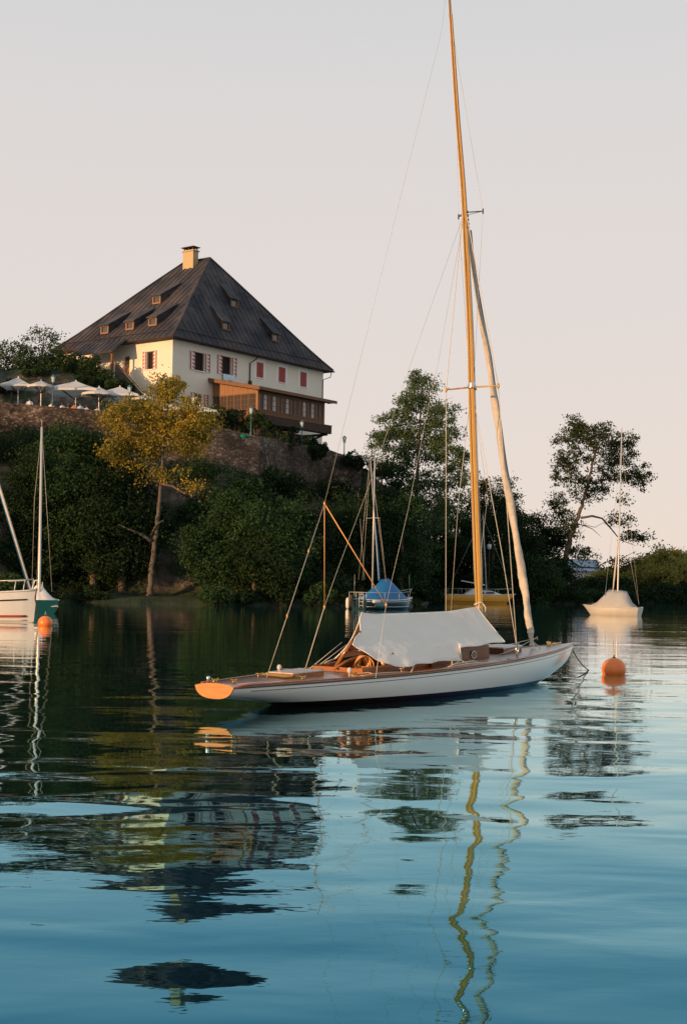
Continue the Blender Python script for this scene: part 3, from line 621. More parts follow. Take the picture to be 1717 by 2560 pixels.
for i in range(len(WALL) - 1):
    n = max(2, int((WALL[i + 1] - WALL[i]).length / .5))
    for k in range(n): top_pts.append(WALL[i].lerp(WALL[i + 1], k / n))
top_pts.append(WALL[-1])
rows_f = []
for p in top_pts:
    z0 = hill(p.x) - 2.2; rows_f.append([Vector((p.x, p.y + .8, p.z - .3)), Vector((p.x, p.y + .45, p.z + .08 * NZ.noise(p * 1.3))), Vector((p.x, p.y, p.z + .08 * NZ.noise(p * 1.7)))] +
        [Vector((p.x + .06 * NZ.noise(Vector((p.x * 3, f * 9, 2))), p.y - .12 * f * 4 + .16 * NZ.noise(Vector((p.x * 1.6, f * 12, 0))), p.z + (z0 - p.z) * f)) for f in np.linspace(.04, 1, 14)])
wl.grid(rows_f)
tag(wl.build('terrace_wall', WM, smooth=True), 'long brown rubble stone retaining wall below the terrace and house', 'stone wall')

# ------------------------------------------------------------------ house
house = thing('manor_house', 'large cream house with steep dark hipped roof standing on the cliff above the lake', 'house', HOUSE, HROT)
def hl(v): d = Vector(v) - HOUSE; return Vector((d.dot(E1), d.dot(E2), v[2]))       # world -> house local
def ray_plane(px, py, axis, val):
    """pixel ray against a house-local vertical plane (axis 0: x=val, axis 1: y=val)"""
    o, d = hl(Vector((0, 0, CH))), hl(at(px, py, 1)) - hl(Vector((0, 0, CH))); t = (val - o[axis]) / d[axis]; return o + d * t
LB, LA, OV = 24.3, 16.7, .75
ZE, ZR, RY0, RY1 = 24.3, 34.7, 6.8, 10.4
fA = lambda px, py: ray_plane(px, py, 0, OV)
fB = lambda px, py: ray_plane(px, py, 1, OV)
def holed(mb, u0, u1, z0, z1, holes, P):
    """wall rectangle with rectangular holes; P(u, z) -> point"""
    us = sorted({u0, u1, *[h[0] for h in holes], *[h[1] for h in holes]}); zs = sorted({z0, z1, *[h[2] for h in holes], *[h[3] for h in holes]})
    for i in range(len(us) - 1):
        for j in range(len(zs) - 1):
            um, zm = (us[i] + us[i + 1]) / 2, (zs[j] + zs[j + 1]) / 2
            if any(h[0] < um < h[1] and h[2] < zm < h[3] for h in holes): continue
            mb.add([P(us[i], zs[j]), P(us[i + 1], zs[j]), P(us[i + 1], zs[j + 1]), P(us[i], zs[j + 1])], [(0, 1, 2, 3)])
# openings measured on the photograph: (x0, x1, z0, z1) on each facade
def openB(x0, x1, yt, yb):
    a = fB(x0, (yt + yb) / 2).x; b = fB(x1, (yt + yb) / 2).x; return (a, b, fB((x0 + x1) / 2, yb).z, fB((x0 + x1) / 2, yt).z)
def openA(x0, x1, yt, yb):
    a = fA(x1, (yt + yb) / 2).y; b = fA(x0, (yt + yb) / 2).y; return (a, b, fA((x0 + x1) / 2, yb).z, fA((x0 + x1) / 2, yt).z)
WB_OPEN = [openB(487, 511, 881, 927), openB(555, 578, 891, 937)]
WB_RED = [openB(641, 658, 906, 944), openB(696, 713, 918, 956), openB(750, 766, 930, 967)]
WB_LOW = [openB(487, 508, 984, 1016)]
WA_OPEN = [openA(367, 383, 878, 923)]
DOOR = openA(309, 324, 890, 938)
bld = MB(); XE, YE = LB - OV, LA - OV; GZ = 12.5; ZT = ZE + .35
for n_, (lst, P, uu) in enumerate([(WB_OPEN + WB_RED + WB_LOW, lambda u, z: Vector((u, OV, z)), (OV, XE)), (WA_OPEN + [DOOR], lambda u, z: Vector((OV, u, z)), (OV, YE))]):
    holed(bld, uu[0], uu[1], GZ, ZT, lst, P)
    for h in lst:   # reveals
        c = [P(h[0], h[2]), P(h[1], h[2]), P(h[1], h[3]), P(h[0], h[3])]; dd = Vector((0, .35, 0)) if n_ == 0 else Vector((.35, 0, 0))
        for k in range(4): bld.add([c[k], c[(k + 1) % 4], c[(k + 1) % 4] + dd, c[k] + dd], [(0, 1, 2, 3)])
bld.add([(XE, OV, GZ), (XE, YE, GZ), (XE, YE, ZT), (XE, OV, ZT)], [(0, 1, 2, 3)]); bld.add([(OV, YE, GZ), (XE, YE, GZ), (XE, YE, ZT), (OV, YE, ZT)], [(0, 1, 2, 3)])
bld.build('wall', M['plaster'], house)
# roof
roofv = [Vector((0, 0, ZE)), Vector((LB, 0, ZE)), Vector((LB, LA, ZE)), Vector((0, LA, ZE)), Vector((LB / 2, RY0, ZR)), Vector((LB / 2, RY1, ZR))]
rb = MB(); low = [v + Vector((0, 0, -.16)) for v in roofv[:4]]
def curve_face(a, b, ra, rb_, n=10):
    """hip face, very slightly flared at the eave"""
    rows = []
    for k in range(n + 1):
        t = k / n; fl = -.35 * (t * (1 - t) ** 3) * 4
        rows.append([a.lerp(ra, t) + Vector((0, 0, fl)), b.lerp(rb_, t) + Vector((0, 0, fl))])
    return rows
FACES = dict(A=(roofv[0], roofv[3], roofv[4], roofv[5]), B=(roofv[0], roofv[1], roofv[4], roofv[4]), Cc=(roofv[1], roofv[2], roofv[4], roofv[5]), D=(roofv[3], roofv[2], roofv[5], roofv[5]))
for k in FACES: rb.grid(curve_face(*FACES[k]))
rb.add([*roofv[:4], *low], [(0, 1, 5, 4), (1, 2, 6, 5), (2, 3, 7, 6), (3, 0, 4, 7), (4, 5, 6, 7)])
roof = rb.build('roof', M['roof'], house)
def on_face(F, u, t):  # u along the eave in metres, t height fraction; returns point or None when outside the trapezoid
    a, b, ra, rb_ = F; L_ = (b - a).length; e = (b - a).normalized(); f = u / L_
    lo = (ra - a).dot(e) * t; hi = L_ - ((b - rb_).dot(e)) * t
    if u < lo - 1e-4 or u > hi + 1e-4: return None
    up = (ra - a) - e * (ra - a).dot(e); fl = -.35 * (t * (1 - t) ** 3) * 4
    return a + e * u + up * t + Vector((0, 0, fl))
for key, sp in (('A', .74), ('B', .74), ('Cc', .74), ('D', .74)):
    sm_ = MB(); F = FACES[key]; L_ = (F[1] - F[0]).length; n = int(L_ / sp)
    for i in range(n + 1):
        u = (i + .5) * L_ / (n + 1); pts = []
        for k in range(41):
            p = on_face(F, u, k / 40)
            if p is None: break
            if k % 4 == 0: pts.append(p + Vector((0, 0, .03)))
        if len(pts) > 1: sm_.tube(pts, .05, 4)
    # cross joints, staggered (sheet ends)
    rngj = random.Random(5)
    for i in range(n + 1):
        u0_, u1_ = (i - .5) * L_ / (n + 1), (i + .5) * L_ / (n + 1)
        for t in ((.13, .38, .66) if i % 2 else (.24, .52, .8)):
            a_, b_ = on_face(F, u0_, t), on_face(F, u1_, t)
            if a_ and b_: sm_.tube([a_ + Vector((0, 0, .015)), b_ + Vector((0, 0, .015))], .022, 4)
    sm_.build('roof_seam', M['roof'], house, kind='stuff')
hp = MB()
for a_, b_ in ((0, 4), (1, 4), (2, 5), (3, 5), (4, 5)):
    pts = [roofv[a_].lerp(roofv[b_], k / 10) + Vector((0, 0, (-.35 * ((k / 10) * (1 - k / 10) ** 3) * 4 if a_ < 4 else 0) + .05)) for k in range(11)]; hp.tube(pts, .10, 6)
hp.build('ridge_cap', M['roof'], house, True)
sg = MB()                                             # snow guards above the eaves
for F, L_ in ((FACES['A'], LA), (FACES['B'], LB)):
    pts = [on_face(F, u, .07) + Vector((0, 0, .16)) for u in np.linspace(1.2, L_ - 1.2, 12)]; sg.tube(pts, .04, 5)
sg.build('snow_guard', M['timber_dark'], house)
gt_ = MB(); z = ZE - .1
gt_.tube([(-.08, -.08, z), (LB + .08, -.08, z)], .085, 6); gt_.tube([(-.08, -.08, z), (-.08, LA, z)], .085, 6); gt_.build('gutter', M['timber_dark'], house)
# chimney
ch = MB(); c0 = Vector((LB / 2 - .85, 8.7, 0)); ch.bb((c0.x - .38, c0.y - .72, 32.4), (c0.x + .38, c0.y + .72, 35.4)); chim = ch.build('chimney', M['chim'], house)
ch = MB(); ch.bb((c0.x - .48, c0.y - .82, 35.4), (c0.x + .48, c0.y + .82, 35.52)); ch.build('chimney_rim', M['chim'], chim)
ch = MB()
for dx in (-.3, .3):
    for dy in (-.6, 0, .6): ch.bb((c0.x + dx - .05, c0.y + dy - .05, 35.52), (c0.x + dx + .05, c0.y + dy + .05, 35.8))
ch.bb((c0.x - .52, c0.y - .88, 35.8), (c0.x + .52, c0.y + .88, 35.87)); ch.build('chimney_cap', M['timber_dark'], chim)
# dormers
def ray_roof(px, py, F):
    a, b, ra, rb_ = F; nrm = (b - a).cross(ra - a); o = hl(Vector((0, 0, CH))); d = hl(at(px, py, 1)) - o
    t = (a - o).dot(nrm) / d.dot(nrm); return o + d * t
def dormer(px, py, key, hw=.55, hh=.72):
    F = FACES[key]; p = ray_roof(px, py, F); e = (F[1] - F[0]).normalized(); inw = Vector((1, 0, 0)) if key == 'A' else Vector((0, 1, 0))
    slope = (ZR - ZE) / ((LB / 2) if key == 'A' else RY0); z0 = p.z - .1; top = z0 + hh + .1; rise = slope * .70; run = (top - p.z) / (slope - rise)
    A_, B_ = p - e * hw, p + e * hw; A_.z = B_.z = z0; At, Bt = A_.copy(), B_.copy(); At.z = Bt.z = top
    ba, bb_ = At + inw * run + Vector((0, 0, rise * run)), Bt + inw * run + Vector((0, 0, rise * run))
    mb = MB(); mb.add([A_, At, ba], [(0, 1, 2)]); mb.add([B_, Bt, bb_], [(0, 1, 2)])
    o_ = e * .16; f_ = -inw * .22 + Vector((0, 0, -.05)); up = Vector((0, 0, .1))
    q = [At - o_ + f_, Bt + o_ + f_, bb_ + e * .05, ba - e * .05]; mb.prism(q, up)
    d = mb.build('dormer', M['roof'], house)
    mb = MB(); c = (A_ + B_) / 2 + Vector((0, 0, (hh + .1) / 2)); ax = (e, inw, Vector((0, 0, 1)))
    for s in (-1, 1): mb.box(c + e * (s * (hw - .07)), (.14, .12, hh + .06), ax=ax)
    mb.box(c + Vector((0, 0, -hh / 2 + .03)), (hw * 2, .16, .14), ax=ax); mb.box(c + Vector((0, 0, hh / 2)), (hw * 2, .12, .12), ax=ax)
    mb.build('dormer_frame', M['timber_light'] if key == 'A' else M['timber'], d)
    mb = MB(); mb.box(c + inw * .06, (hw * 2 - .2, .03, hh - .1), ax=ax); mb.build('pane', M['pane'], d)
for px, py in ((392, 757), (262, 832), (325, 822), (382, 812)): dormer(px, py, 'A')
for px, py in ((585, 766), (564, 823), (688, 852)): dormer(px, py, 'B')
# windows
def pt(face, u, z, off=0.): return Vector((u, OV - off, z)) if face == 'B' else Vector((OV - off, u, z))
def fbox(mb, face, u0, u1, z0, z1, off, d):
    a, b = pt(face, u0, z0, off), pt(face, u1, z1, off + d); mb.bb(a, b); return mb
def window(face, h, shutters=True, closed=False, surround=.0, bars=False):
    u0, u1, z0, z1 = h; wb_ = MB()
    t = .07
    for s in ((u0, u0 + t, z0, z1), (u1 - t, u1, z0, z1), (u0 + t, u1 - t, z0, z0 + t), (u0 + t, u1 - t, z1 - t, z1)): fbox(wb_, face, *s, -.2, .06)
    if bars:
        um = (u0 + u1) / 2; fbox(wb_, face, um - .03, um + .03, z0 + t, z1 - t, -.2, .05)
        for f in (.35, .68): zz = z0 + (z1 - z0) * f; fbox(wb_, face, u0 + t, u1 - t, zz - .025, zz + .025, -.2, .045)
    wn = wb_.build('window', M['timber'] if not bars else M['wsur'], house)
    fbox(MB(), face, u0, u1, z0, z1, -.3, .02).build('pane', M['inside'] if not bars else M['pane'], wn)  # without bars: a near-black sheet painted as the room's shade
    fbox(MB(), face, u0 - .08, u1 + .08, z0 - .09, z0 - .005, -.1, .22).build('sill', M['wsur'], wn)
    if surround:
        m_ = MB(); s = surround
        for q in ((u0 - s, u0, z0 - s, z1 + s), (u1, u1 + s, z0 - s, z1 + s), (u0, u1, z1, z1 + s), (u0, u1, z0 - s, z0 - .1)): fbox(m_, face, *q, 0, .025)
        m_.build('surround', M['wsur'], wn)
    W_ = (u1 - u0)
    if closed:
        for a_, b_ in ((u0 + .01, (u0 + u1) / 2 - .015), ((u0 + u1) / 2 + .015, u1 - .01)):
            m_ = MB(); fbox(m_, face, a_, b_, z0 + .01, z1 - .01, -.02, .05); sh = m_.build('shutter', M['sred'], house)
            m_ = MB(); n = 9
            for k in range(n): zz = z0 + .12 + (z1 - z0 - .24) * (k + .5) / n; fbox(m_, face, a_ + .06, b_ - .06, zz - .035, zz + .035, .03, .03)
            m_.build('slat', M['sred'], sh, kind='stuff')
    elif shutters:
        sw = W_ * .52
        for a_, b_, sgn in ((u0 - .04 - sw, u0 - .04, 1), (u1 + .04, u1 + .04 + sw, -1)):
            m_ = MB(); fbox(m_, face, a_, b_, z0 - .02, z1 + .02, .03, .05); sh = m_.build('shutter', M['shutter'], house)
            m_ = MB(); n = 5; H_ = z1 - z0 + .04
            fbox(m_, face, a_ + .02, a_ + .02 + sw * .2, z0, z1, .08, .012)
            for k in range(n):                              # flame pattern: a saw of red triangles
                za = z0 + H_ * k / n; q = [pt(face, b_ - .02, za, .08), pt(face, b_ - .02, za + H_ / n * .92, .08), pt(face, b_ - .02 - sw * .62, za + H_ / n * .85, .08), pt(face, b_ - .02 - sw * .25, za + H_ / n * .4, .08)]
                m_.prism(q, pt(face, 0, 0, .012) - pt(face, 0, 0, 0))
            fbox(m_, face, b_ - sw * .16, b_ - .02, z0, z1, .081, .012) if sgn < 0 else None
            m_.build('shutter_stripe', M['sred'], sh)
    return wn
for h in WB_OPEN: window('B', h)
for h in WB_RED: window('B', h, closed=True, surround=.30)
for h in WB_LOW: window('B', h, bars=True)
for h in WA_OPEN: window('A', h)
u0, u1, z0, z1 = DOOR
m_ = MB(); fbox(m_, 'A', u0, u1, z0, z1, -.25, .06); dr = m_.build('door', M['timber_light'], house)
m_ = MB(); fbox(m_, 'A', u0 + .1, u1 - .1, z1 - .9, z1 - .12, -.19, .02); m_.build('pane', M['pane'], dr)
m_ = MB(); m_.lathe(pt('A', u0 + .12, z0 + 1.0, -.15), [(.0, -.03), (.04, 0), (0, .03)], 8); m_.build('handle', M['brass'], dr)
# downpipe and drain elbow
xd = fB(623, 930).x; zb_ = fB(621, 955).z
m_ = MB(); m_.tube([(xd + .5, -.05, ZE - .15), (xd + .35, .2, ZE - .5), (xd, OV - .1, ZE - .9), (xd, OV - .1, zb_)], .065, 7); m_.bb((xd - .13, OV - .28, zb_ - .25), (xd + .13, OV, zb_ + .12)); m_.build('downpipe', M['timber_dark'], house)
m_ = MB(); m_.tube([(LB - .3, 0, ZE - .15), (LB - .35, .1, ZE - .7), (XE - .1, OV - .06, ZE - 1.), (XE - .1, OV - .06, 21)], .05, 6); m_.build('downpipe', M['timber_dark'], house)
# porch on the left facade: lean-to roof, posts, landing with stairs and rail
pa, pb = fA(324, 862).y, fA(226, 880).y
zt1, zt0 = ZE - .05, ZE - 1.35; out_ = 1.8
m_ = MB(); m_.prism([(-.25, pa - .6, zt1 + .1), (-.25, pb, zt1 + .1), (-.25 - out_, pb, zt0), (-.25 - out_, pa - .6, zt0)], (0, 0, .1)); pr = m_.build('porch_roof', M['roof'], house)
m_ = MB()
for k in range(9):
    yy = pa - .6 + (pb - pa + .6) * (k + .3) / 9; m_.tube([(-.25, yy, zt1 + .23), (-.25 - out_, yy, zt0 + .13)], .035, 4)
m_.build('porch_seam', M['roof'], pr, kind='stuff')
zl = z0 - .02
for yy in (pa - .2, pb - .3):
    m_ = MB(); m_.bb((-out_ + .05, yy - .1, zl - 3), (-out_ + .25, yy + .1, zt0 + .05)); m_.build('porch_post', M['timber'], house)
m_ = MB(); m_.bb((-out_ + .1, pa - .5, zl - 4.5), (OV, pb, zl)); m_.build('landing', M['wsur'], house).data.materials[0] = M['plaster']
m_ = MB(); ys0 = pa - .5; n = 13
for k in range(n): m_.bb((-out_ + .4, ys0 - (k + 1) * .34, zl - 4.6), (OV - .6, ys0 - k * .34, zl - .17 * (k + 1) - .12 * k))
m_.build('stairs', M['plaster'], house)
m_ = MB()
za = zl; zb2 = zl - .29 * n
m_.prism([(-out_ + .25, ys0, za - .35), (-out_ + .25, ys0 - n * .34, zb2 - .35), (-out_ + .25, ys0 - n * .34, zb2 + .75), (-out_ + .25, ys0, za + .75)], (.12, 0, 0)); m_.build('stair_parapet', M['bark_pale'], house)
m_ = MB(); m_.tube([(-out_ + .3, ys0 + .1, za + 1.0), (-out_ + .3, ys0 - n * .34, zb2 + 1.0)], .06, 6); m_.build('handrail', M['timber'], house)
# towel over the sill of the second window
h = WB_OPEN[1]
m_ = MB(); P_ = []
for i in range(9):
    u = h[0] + .02 + (h[1] - h[0] + .30) * i / 8; P_.append([Vector((u, OV - .02, h[2] + .02)), Vector((u, OV - .17, h[2] + .03)), Vector((u + .03 * math.sin(i), OV - .17 - .03 * math.sin(i * 1.7), h[2] - .25)), Vector((u + .02 * math.sin(i * 2), OV - .18 - .04 * math.sin(i * 1.3), h[2] - .55 - .05 * math.sin(i * .9)))])
m_.grid(P_); tw = m_.build('towel', M['towel'], smooth=True); tw.location = HOUSE; tw.rotation_euler = (0, 0, HROT)
tag(tw, 'striped blue and white towel hanging from the sill of the second open window', 'towel')

# ---- veranda (glazed timber annex, a part of the house)
A0 = fB(521, 948)                                    # where its roof meets the facade on the left
xa = A0.x; zw = A0.z
def proj_local(px, py, x=None, y=None):
    return ray_plane(px, py, 0, x) if x is not None else ray_plane(px, py, 1, y)
cf = proj_local(648, 968, x=xa); yf = cf.y; zf = cf.z           # outer left roof corner
ce = proj_local(841, 1004, y=yf); xe = min(ce.x, LB + 2.0)      # outer right roof corner
ov = .7; fy = yf + ov; fx = xa + ov * .9; rx_ = xe - ov * 1.6
zfl = proj_local(657, 1058, y=fy - .5).z                       # bottom of the balcony box
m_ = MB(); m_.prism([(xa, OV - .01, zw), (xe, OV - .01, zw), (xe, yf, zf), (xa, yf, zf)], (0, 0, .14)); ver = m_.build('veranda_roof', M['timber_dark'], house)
m_ = MB(); m_.bb((xa - .05, yf - .06, zf - .16), (xe + .05, yf, zf + .12)); m_.prism([(xa - .06, OV, zw - .22), (xa - .06, yf, zf - .22), (xa - .06, yf, zf + .12), (xa - .06, OV, zw + .12)], (.08, 0, 0)); m_.build('fascia', M['timber'], ver)
m_ = MB()
for k in range(22):
    xx = xa + .3 + (xe - xa - .6) * k / 21; m_.add([], []); m_.bb((xx - .05, yf + .02, zf - .13), (xx + .05, fy + .2, zf - .01))
m_.build('rafter_end', M['timber'], ver, kind='stuff')
zs0, zs1, ztop = zfl + 1.35, zf - .35, zf - .02            # window band
# boards: side gable and parapets, individually
def boards(name, a, b, z0f, z1f, n, thick, m, axis, parent):
    for k in range(n):
        s0, s1 = a + (b - a) * k / n, a + (b - a) * (k + 1) / n; g2 = .012 * (1 if b > a else -1); mb = MB(); jit = random.uniform(0, .015)
        zz0, zz1 = z0f((s0 + s1) / 2), z1f((s0 + s1) / 2)
        if axis == 'x': mb.bb((s0 + g2, fy - jit, zz0), (s1 - g2, fy + thick, zz1))
        else: mb.bb((fx - jit, s0 + g2, zz0), (fx + thick, s1 - g2, zz1))
        mb.build('board', m, parent)
side = MB(); side.bb((fx + .08, fy + .08, zfl + .3), (fx + .12, OV, zs0 - .05)); vw = side.build('veranda_wall', M['timber'], house)
rz = lambda y: zf + (zw - zf) * (y - yf) / (OV - yf)
boards('board', OV - .02, fy, lambda y: zs1 + .02, lambda y: rz(y) - .05, 18, .06, M['timber_light'], 'y', vw)
boards('board', fx + .12, rx_, lambda x: zfl + .75, lambda x: zs0 - .06, 42, .06, M['timber'], 'x', vw)
boards('board', OV - .02, fy + .1, lambda y: zfl + .3, lambda y: zs0 - .06, 16, .06, M['timber'], 'y', vw)
m_ = MB(); m_.bb((fx - .06, fy - .06, zfl + .3), (fx + .14, fy + .14, ztop)); m_.build('corner_post', M['timber_light'], vw)
m_ = MB(); m_.bb((rx_ - .14, fy - .06, zfl + .3), (rx_ + .06, fy + .14, ztop)); m_.build('corner_post', M['timber_light'], vw)
m_ = MB(); m_.bb((fx, fy - .03, zs1), (rx_, fy + .1, ztop)); m_.bb((fx, fy - .05, zs0 - .06), (rx_, fy + .1, zs0)); m_.bb((fx - .04, fy, zs1 - .1), (fx + .1, OV, zs1 + .02)); m_.build('rail', M['timber'], vw)
m_ = MB(); m_.bb((fx, fy + .1, zfl + .55), (rx_, OV - .02, zfl + .7)); m_.build('veranda_floor', M['timber_dark'], house)
m_ = MB(); m_.bb((rx_ - .06, fy + .1, zfl + .6), (rx_, OV, ztop)); m_.build('veranda_wall', M['timber'], house)
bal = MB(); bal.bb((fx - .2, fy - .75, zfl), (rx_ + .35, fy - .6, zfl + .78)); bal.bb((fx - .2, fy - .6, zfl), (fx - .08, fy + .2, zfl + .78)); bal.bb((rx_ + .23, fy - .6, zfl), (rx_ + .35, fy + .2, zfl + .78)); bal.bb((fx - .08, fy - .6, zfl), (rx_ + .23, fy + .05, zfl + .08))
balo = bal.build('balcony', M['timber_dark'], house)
m_ = MB(); m_.bb((fx - .24, fy - .8, zfl + .78), (rx_ + .4, fy - .56, zfl + .84)); m_.build('handrail', M['timber'], balo)
m_ = MB()
for k in range(40):
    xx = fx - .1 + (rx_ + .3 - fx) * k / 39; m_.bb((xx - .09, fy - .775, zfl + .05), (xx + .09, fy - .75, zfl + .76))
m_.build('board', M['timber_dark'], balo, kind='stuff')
for xx in (fx + .3, (fx + rx_) / 2, rx_ - .2):
    m_ = MB(); m_.tube([(xx, fy - .5, zfl), (xx, OV, zfl - 1.9)], .11, 6); m_.bb((xx - .1, fy - .6, zfl - .2), (xx + .1, OV, zfl)); m_.build('bracket', M['timber_dark'], house)
m_ = MB(); m_.bb((fx + .8, fy + 1.2, 12.5), (rx_ - 1.0, OV, zfl - .2)); m_.build('base_wall', WM, house)
m_ = MB(); m_.bb((rx_ - .9, fy + .9, 12.5), (rx_ - .2, OV, zfl - .2)); m_.build('base_pier', M['wsur'], house)
def casement(u0, u1, face, kind):
    P = (lambda u, z, d: Vector((u, fy + d, z))) if face == 'f' else (lambda u, z, d: Vector((fx + d, u, z)))
    bb2 = lambda mb, a0, a1, z0_, z1_, d0, d1: mb.bb(P(a0, z0_, d0), P(a1, z1_, d1))
    t = .075; f = MB()
    for q in ((u0, u0 + t, zs0, zs1), (u1 - t, u1, zs0, zs1), (u0 + t, u1 - t, zs0, zs0 + t), (u0 + t, u1 - t, zs1 - t, zs1)): bb2(f, *q, -.01, .06)
    um = (u0 + u1) / 2; bb2(f, um - .02, um + .02, zs0 + t, zs1 - t, .0, .045)
    for k in (1, 2): zz = zs0 + (zs1 - zs0) * k / 3; bb2(f, u0 + t, u1 - t, zz - .018, zz + .018, .0, .045)
    wn = f.build('window', M['timber'], house)
    g = MB(); bb2(g, u0 + t, u1 - t, zs0 + t, zs1 - t, .05, .06); g.build('pane', M['pane'] if kind != 'w' else M['white_pane'], wn)
nb = 15; kinds = 'pwpwppwppp' 
Wb = (rx_ - fx - .3) / nb
patt = ['d', 'w', 'd', 'w', 'd', 'd', 'w', 'd', 'd', 'd', 'w', 'd', 'w', 'd', 'd']
for k in range(nb):
    u0_ = fx + .16 + k * Wb; casement(u0_ + .03, u0_ + Wb - .03, 'f', patt[k])
ns = 6; Ws = (OV - .1 - fy - .15) / ns
for k in range(ns): casement(fy + .16 + k * Ws + .03, fy + .16 + (k + 1) * Ws - .03, 's', 'd')

# ------------------------------------------------------------------ terrace furniture
def lamp(px, pyt, pyb, Y, label, white=False):
    t = at(px, pyt, Y); b = at(px - (pyb - pyt) * .018, pyb, Y); hgt = t.z - b.z
    r = thing('street_lamp', label, 'street lamp', (t.x, Y, b.z), 0, 'lamps on the terrace edge')
    m_ = MB(); m_.lathe((0, 0, 0), [(.09, -.3), (.09, .25), (.06, .3), (.045, .5), (.04, hgt - .75), (.07, hgt - .72), (.05, hgt - .66)], 8); m_.build('post', M['verdigris'], r, True)
    m_ = MB(); m_.lathe((0, 0, 0), [(.10, hgt - .64), (.17, hgt - .22), (.17, hgt - .2)], 6); m_.build('lantern', M['lampglass'], r)
    m_ = MB(); m_.lathe((0, 0, 0), [(.22, hgt - .2), (.20, hgt - .16), (.07, hgt - .03), (.04, hgt), (0, hgt + .03)], 8); m_.build('lamp_cap', M['verdigris'], r)
    for k in range(6):
        a = k * math.pi / 3; m_ = MB(); m_.tube([(.10 * math.cos(a), .10 * math.sin(a), hgt - .66), (.175 * math.cos(a), .175 * math.sin(a), hgt - .2)], .012, 4); m_.build('lantern_bar', M['verdigris'], r)
def wallY(px): 
    x = [at(p_[0], p_[1], w_.y) for p_, w_ in zip(WALL_PX, WALL)]; return interp(px, [p_[0] for p_ in WALL_PX], WY)
for px, t_, b_, dy, lab in [(133, 936, 1006, .25, 'blue green lantern lamp between the left umbrellas'), (324, 962, 1034, .6, 'blue green lantern lamp in front of the last large umbrella, above the golden tree'), (484, 988, 1058, .6, 'blue green lantern lamp below the cream facade window'),
                            (628, 1015, 1088, .5, 'blue green lantern lamp at the corner of the veranda'), (755, 1050, 1112, .5, 'blue green lantern lamp below the middle of the veranda'), (861, 1089, 1142, .3, 'single lantern lamp against the sky right of the house')]:
    lamp(px, t_, b_, wallY(px) + dy, lab)
# pale street lamp in the dark trees
t = at(1223, 1360, 138); r = thing('street_lamp', 'pale lamp head in the dark trees behind the amber boat', 'street lamp', (t.x, 138, ground(t.x, 138)))
hh = t.z - ground(t.x, 138)
m_ = MB(); m_.tube([(0, 0, 0), (0, 0, hh - .55)], .05, 6); m_.build('post', M['timber_dark'], r)
m_ = MB(); m_.lathe((0, 0, 0), [(.10, hh - .55), (.2, hh - .45), (.24, hh - .1), (.1, hh), (0, hh + .02)], 10); m_.build('lamp_shade', M['lampglass'], r, True)

def umbrella(cx, cyt, cye, pw, Y, label, sides=4, rot=0., base=None, group='umbrellas on the terrace'):
    top = at(cx, cyt, Y); e = at(cx, cye, Y); rr = pw * .6 * Y / FPX; hz = top.z - e.z; zb = (base if base is not None else 15.4)
    r = thing('umbrella', label, 'umbrella', (top.x, Y, zb), rot, group); H_ = top.z - zb; he = H_ - hz
    m_ = MB(); n = sides * 4; rings = []
    for f in (0.02, .25, .5, .75, 1):
        ring = []
        for k in range(n + 1):
            a = 2 * math.pi * k / n; seg = 2 * math.pi / sides; aa = (a % seg) - seg / 2; R_ = rr * math.cos(seg / 2) / math.cos(aa) if sides < 6 else rr * (1 - .03 * (1 - math.cos(aa * sides)))
            sag = .05 * math.sin(math.pi * f) - .0; ring.append(Vector((R_ * f * math.cos(a), R_ * f * math.sin(a), H_ - hz * f - sag * hz)))
        rings.append(ring)
    val = [p + Vector((0, 0, -.16 - .02 * math.sin(i * 2.1))) for i, p in enumerate(rings[-1])]; rings.append(val); m_.grid(rings); m_.build('canopy', M['cloth'], r)
    m_ = MB(); m_.tube([(0, 0, -.1), (0, 0, H_ + .08)], .045, 8); m_.lathe((0, 0, 0), [(.35, 0), (.35, .08), (.06, .1)], 12); m_.build('pole', M['wsur'], r)
    for k in range(sides):
        a = 2 * math.pi * k / sides; m_ = MB(); m_.tube([(0, 0, H_ - hz * 1.25 - .5), (rr * .62 * math.cos(a), rr * .62 * math.sin(a), H_ - hz * .62 - .05)], .03, 5); m_.build('rib', M['timber_dark'], r)
umbrella(46, 943, 965, 88, 114.5, 'pale umbrella leftmost on the terrace beside the round one', 4, .8)
umbrella(103, 951, 965, 60, 112.8, 'low round pale umbrella left of the first terrace lamp', 8, .2)
umbrella(190, 952, 979, 158, 114.8, 'largest white square umbrella on the terrace', 4, .75)
umbrella(248, 967, 985, 76, 113.4, 'small white umbrella between the two large square ones', 8, .3)
umbrella(300, 966, 991, 128, 115.2, 'second large white umbrella left of the golden crown behind a lamp', 4, .78)
umbrella(362, 986, 998, 62, 114.6, 'white umbrella just above the top left of the golden crown', 8, .1)
umbrella(428, 1010, 1024, 68, 114.6, 'white umbrella showing behind the upper right of the golden crown', 4, .7, 14.6)
umbrella(500, 1014, 1030, 108, 116.4, 'white umbrella with slanting edge left of the veranda bushes', 4, .8, 14.4)
m_ = MB(); q0, q1 = at(30, 972, 115.5), at(98, 975, 114.8)
m_.tube([q0, q1], .13, 6); aw = m_.build('awning_roller', M['cloth']); tag(aw, 'rolled pale awning bar under the leftmost umbrella', 'awning')
for q in (q0, q1):
    m_ = MB(); m_.tube([(q.x, q.y, 15.4), q], .05, 6); o_ = m_.build('post', M['timber_dark'], aw)
gp = at(606, 1093, 119)
m_ = MB(); m_.lathe((0, 0, 0), [(.28, 0), (.42, .22), (.45, .3), (.4, .3)], 14); o_ = m_.build('planter', mat('green_planter', (.0, .28, .17), .5)); o_.location = (gp.x, gp.y - 5.6, WALL[4].z + .0); tag(o_, 'bright green bowl on the wall top below the veranda', 'planter')
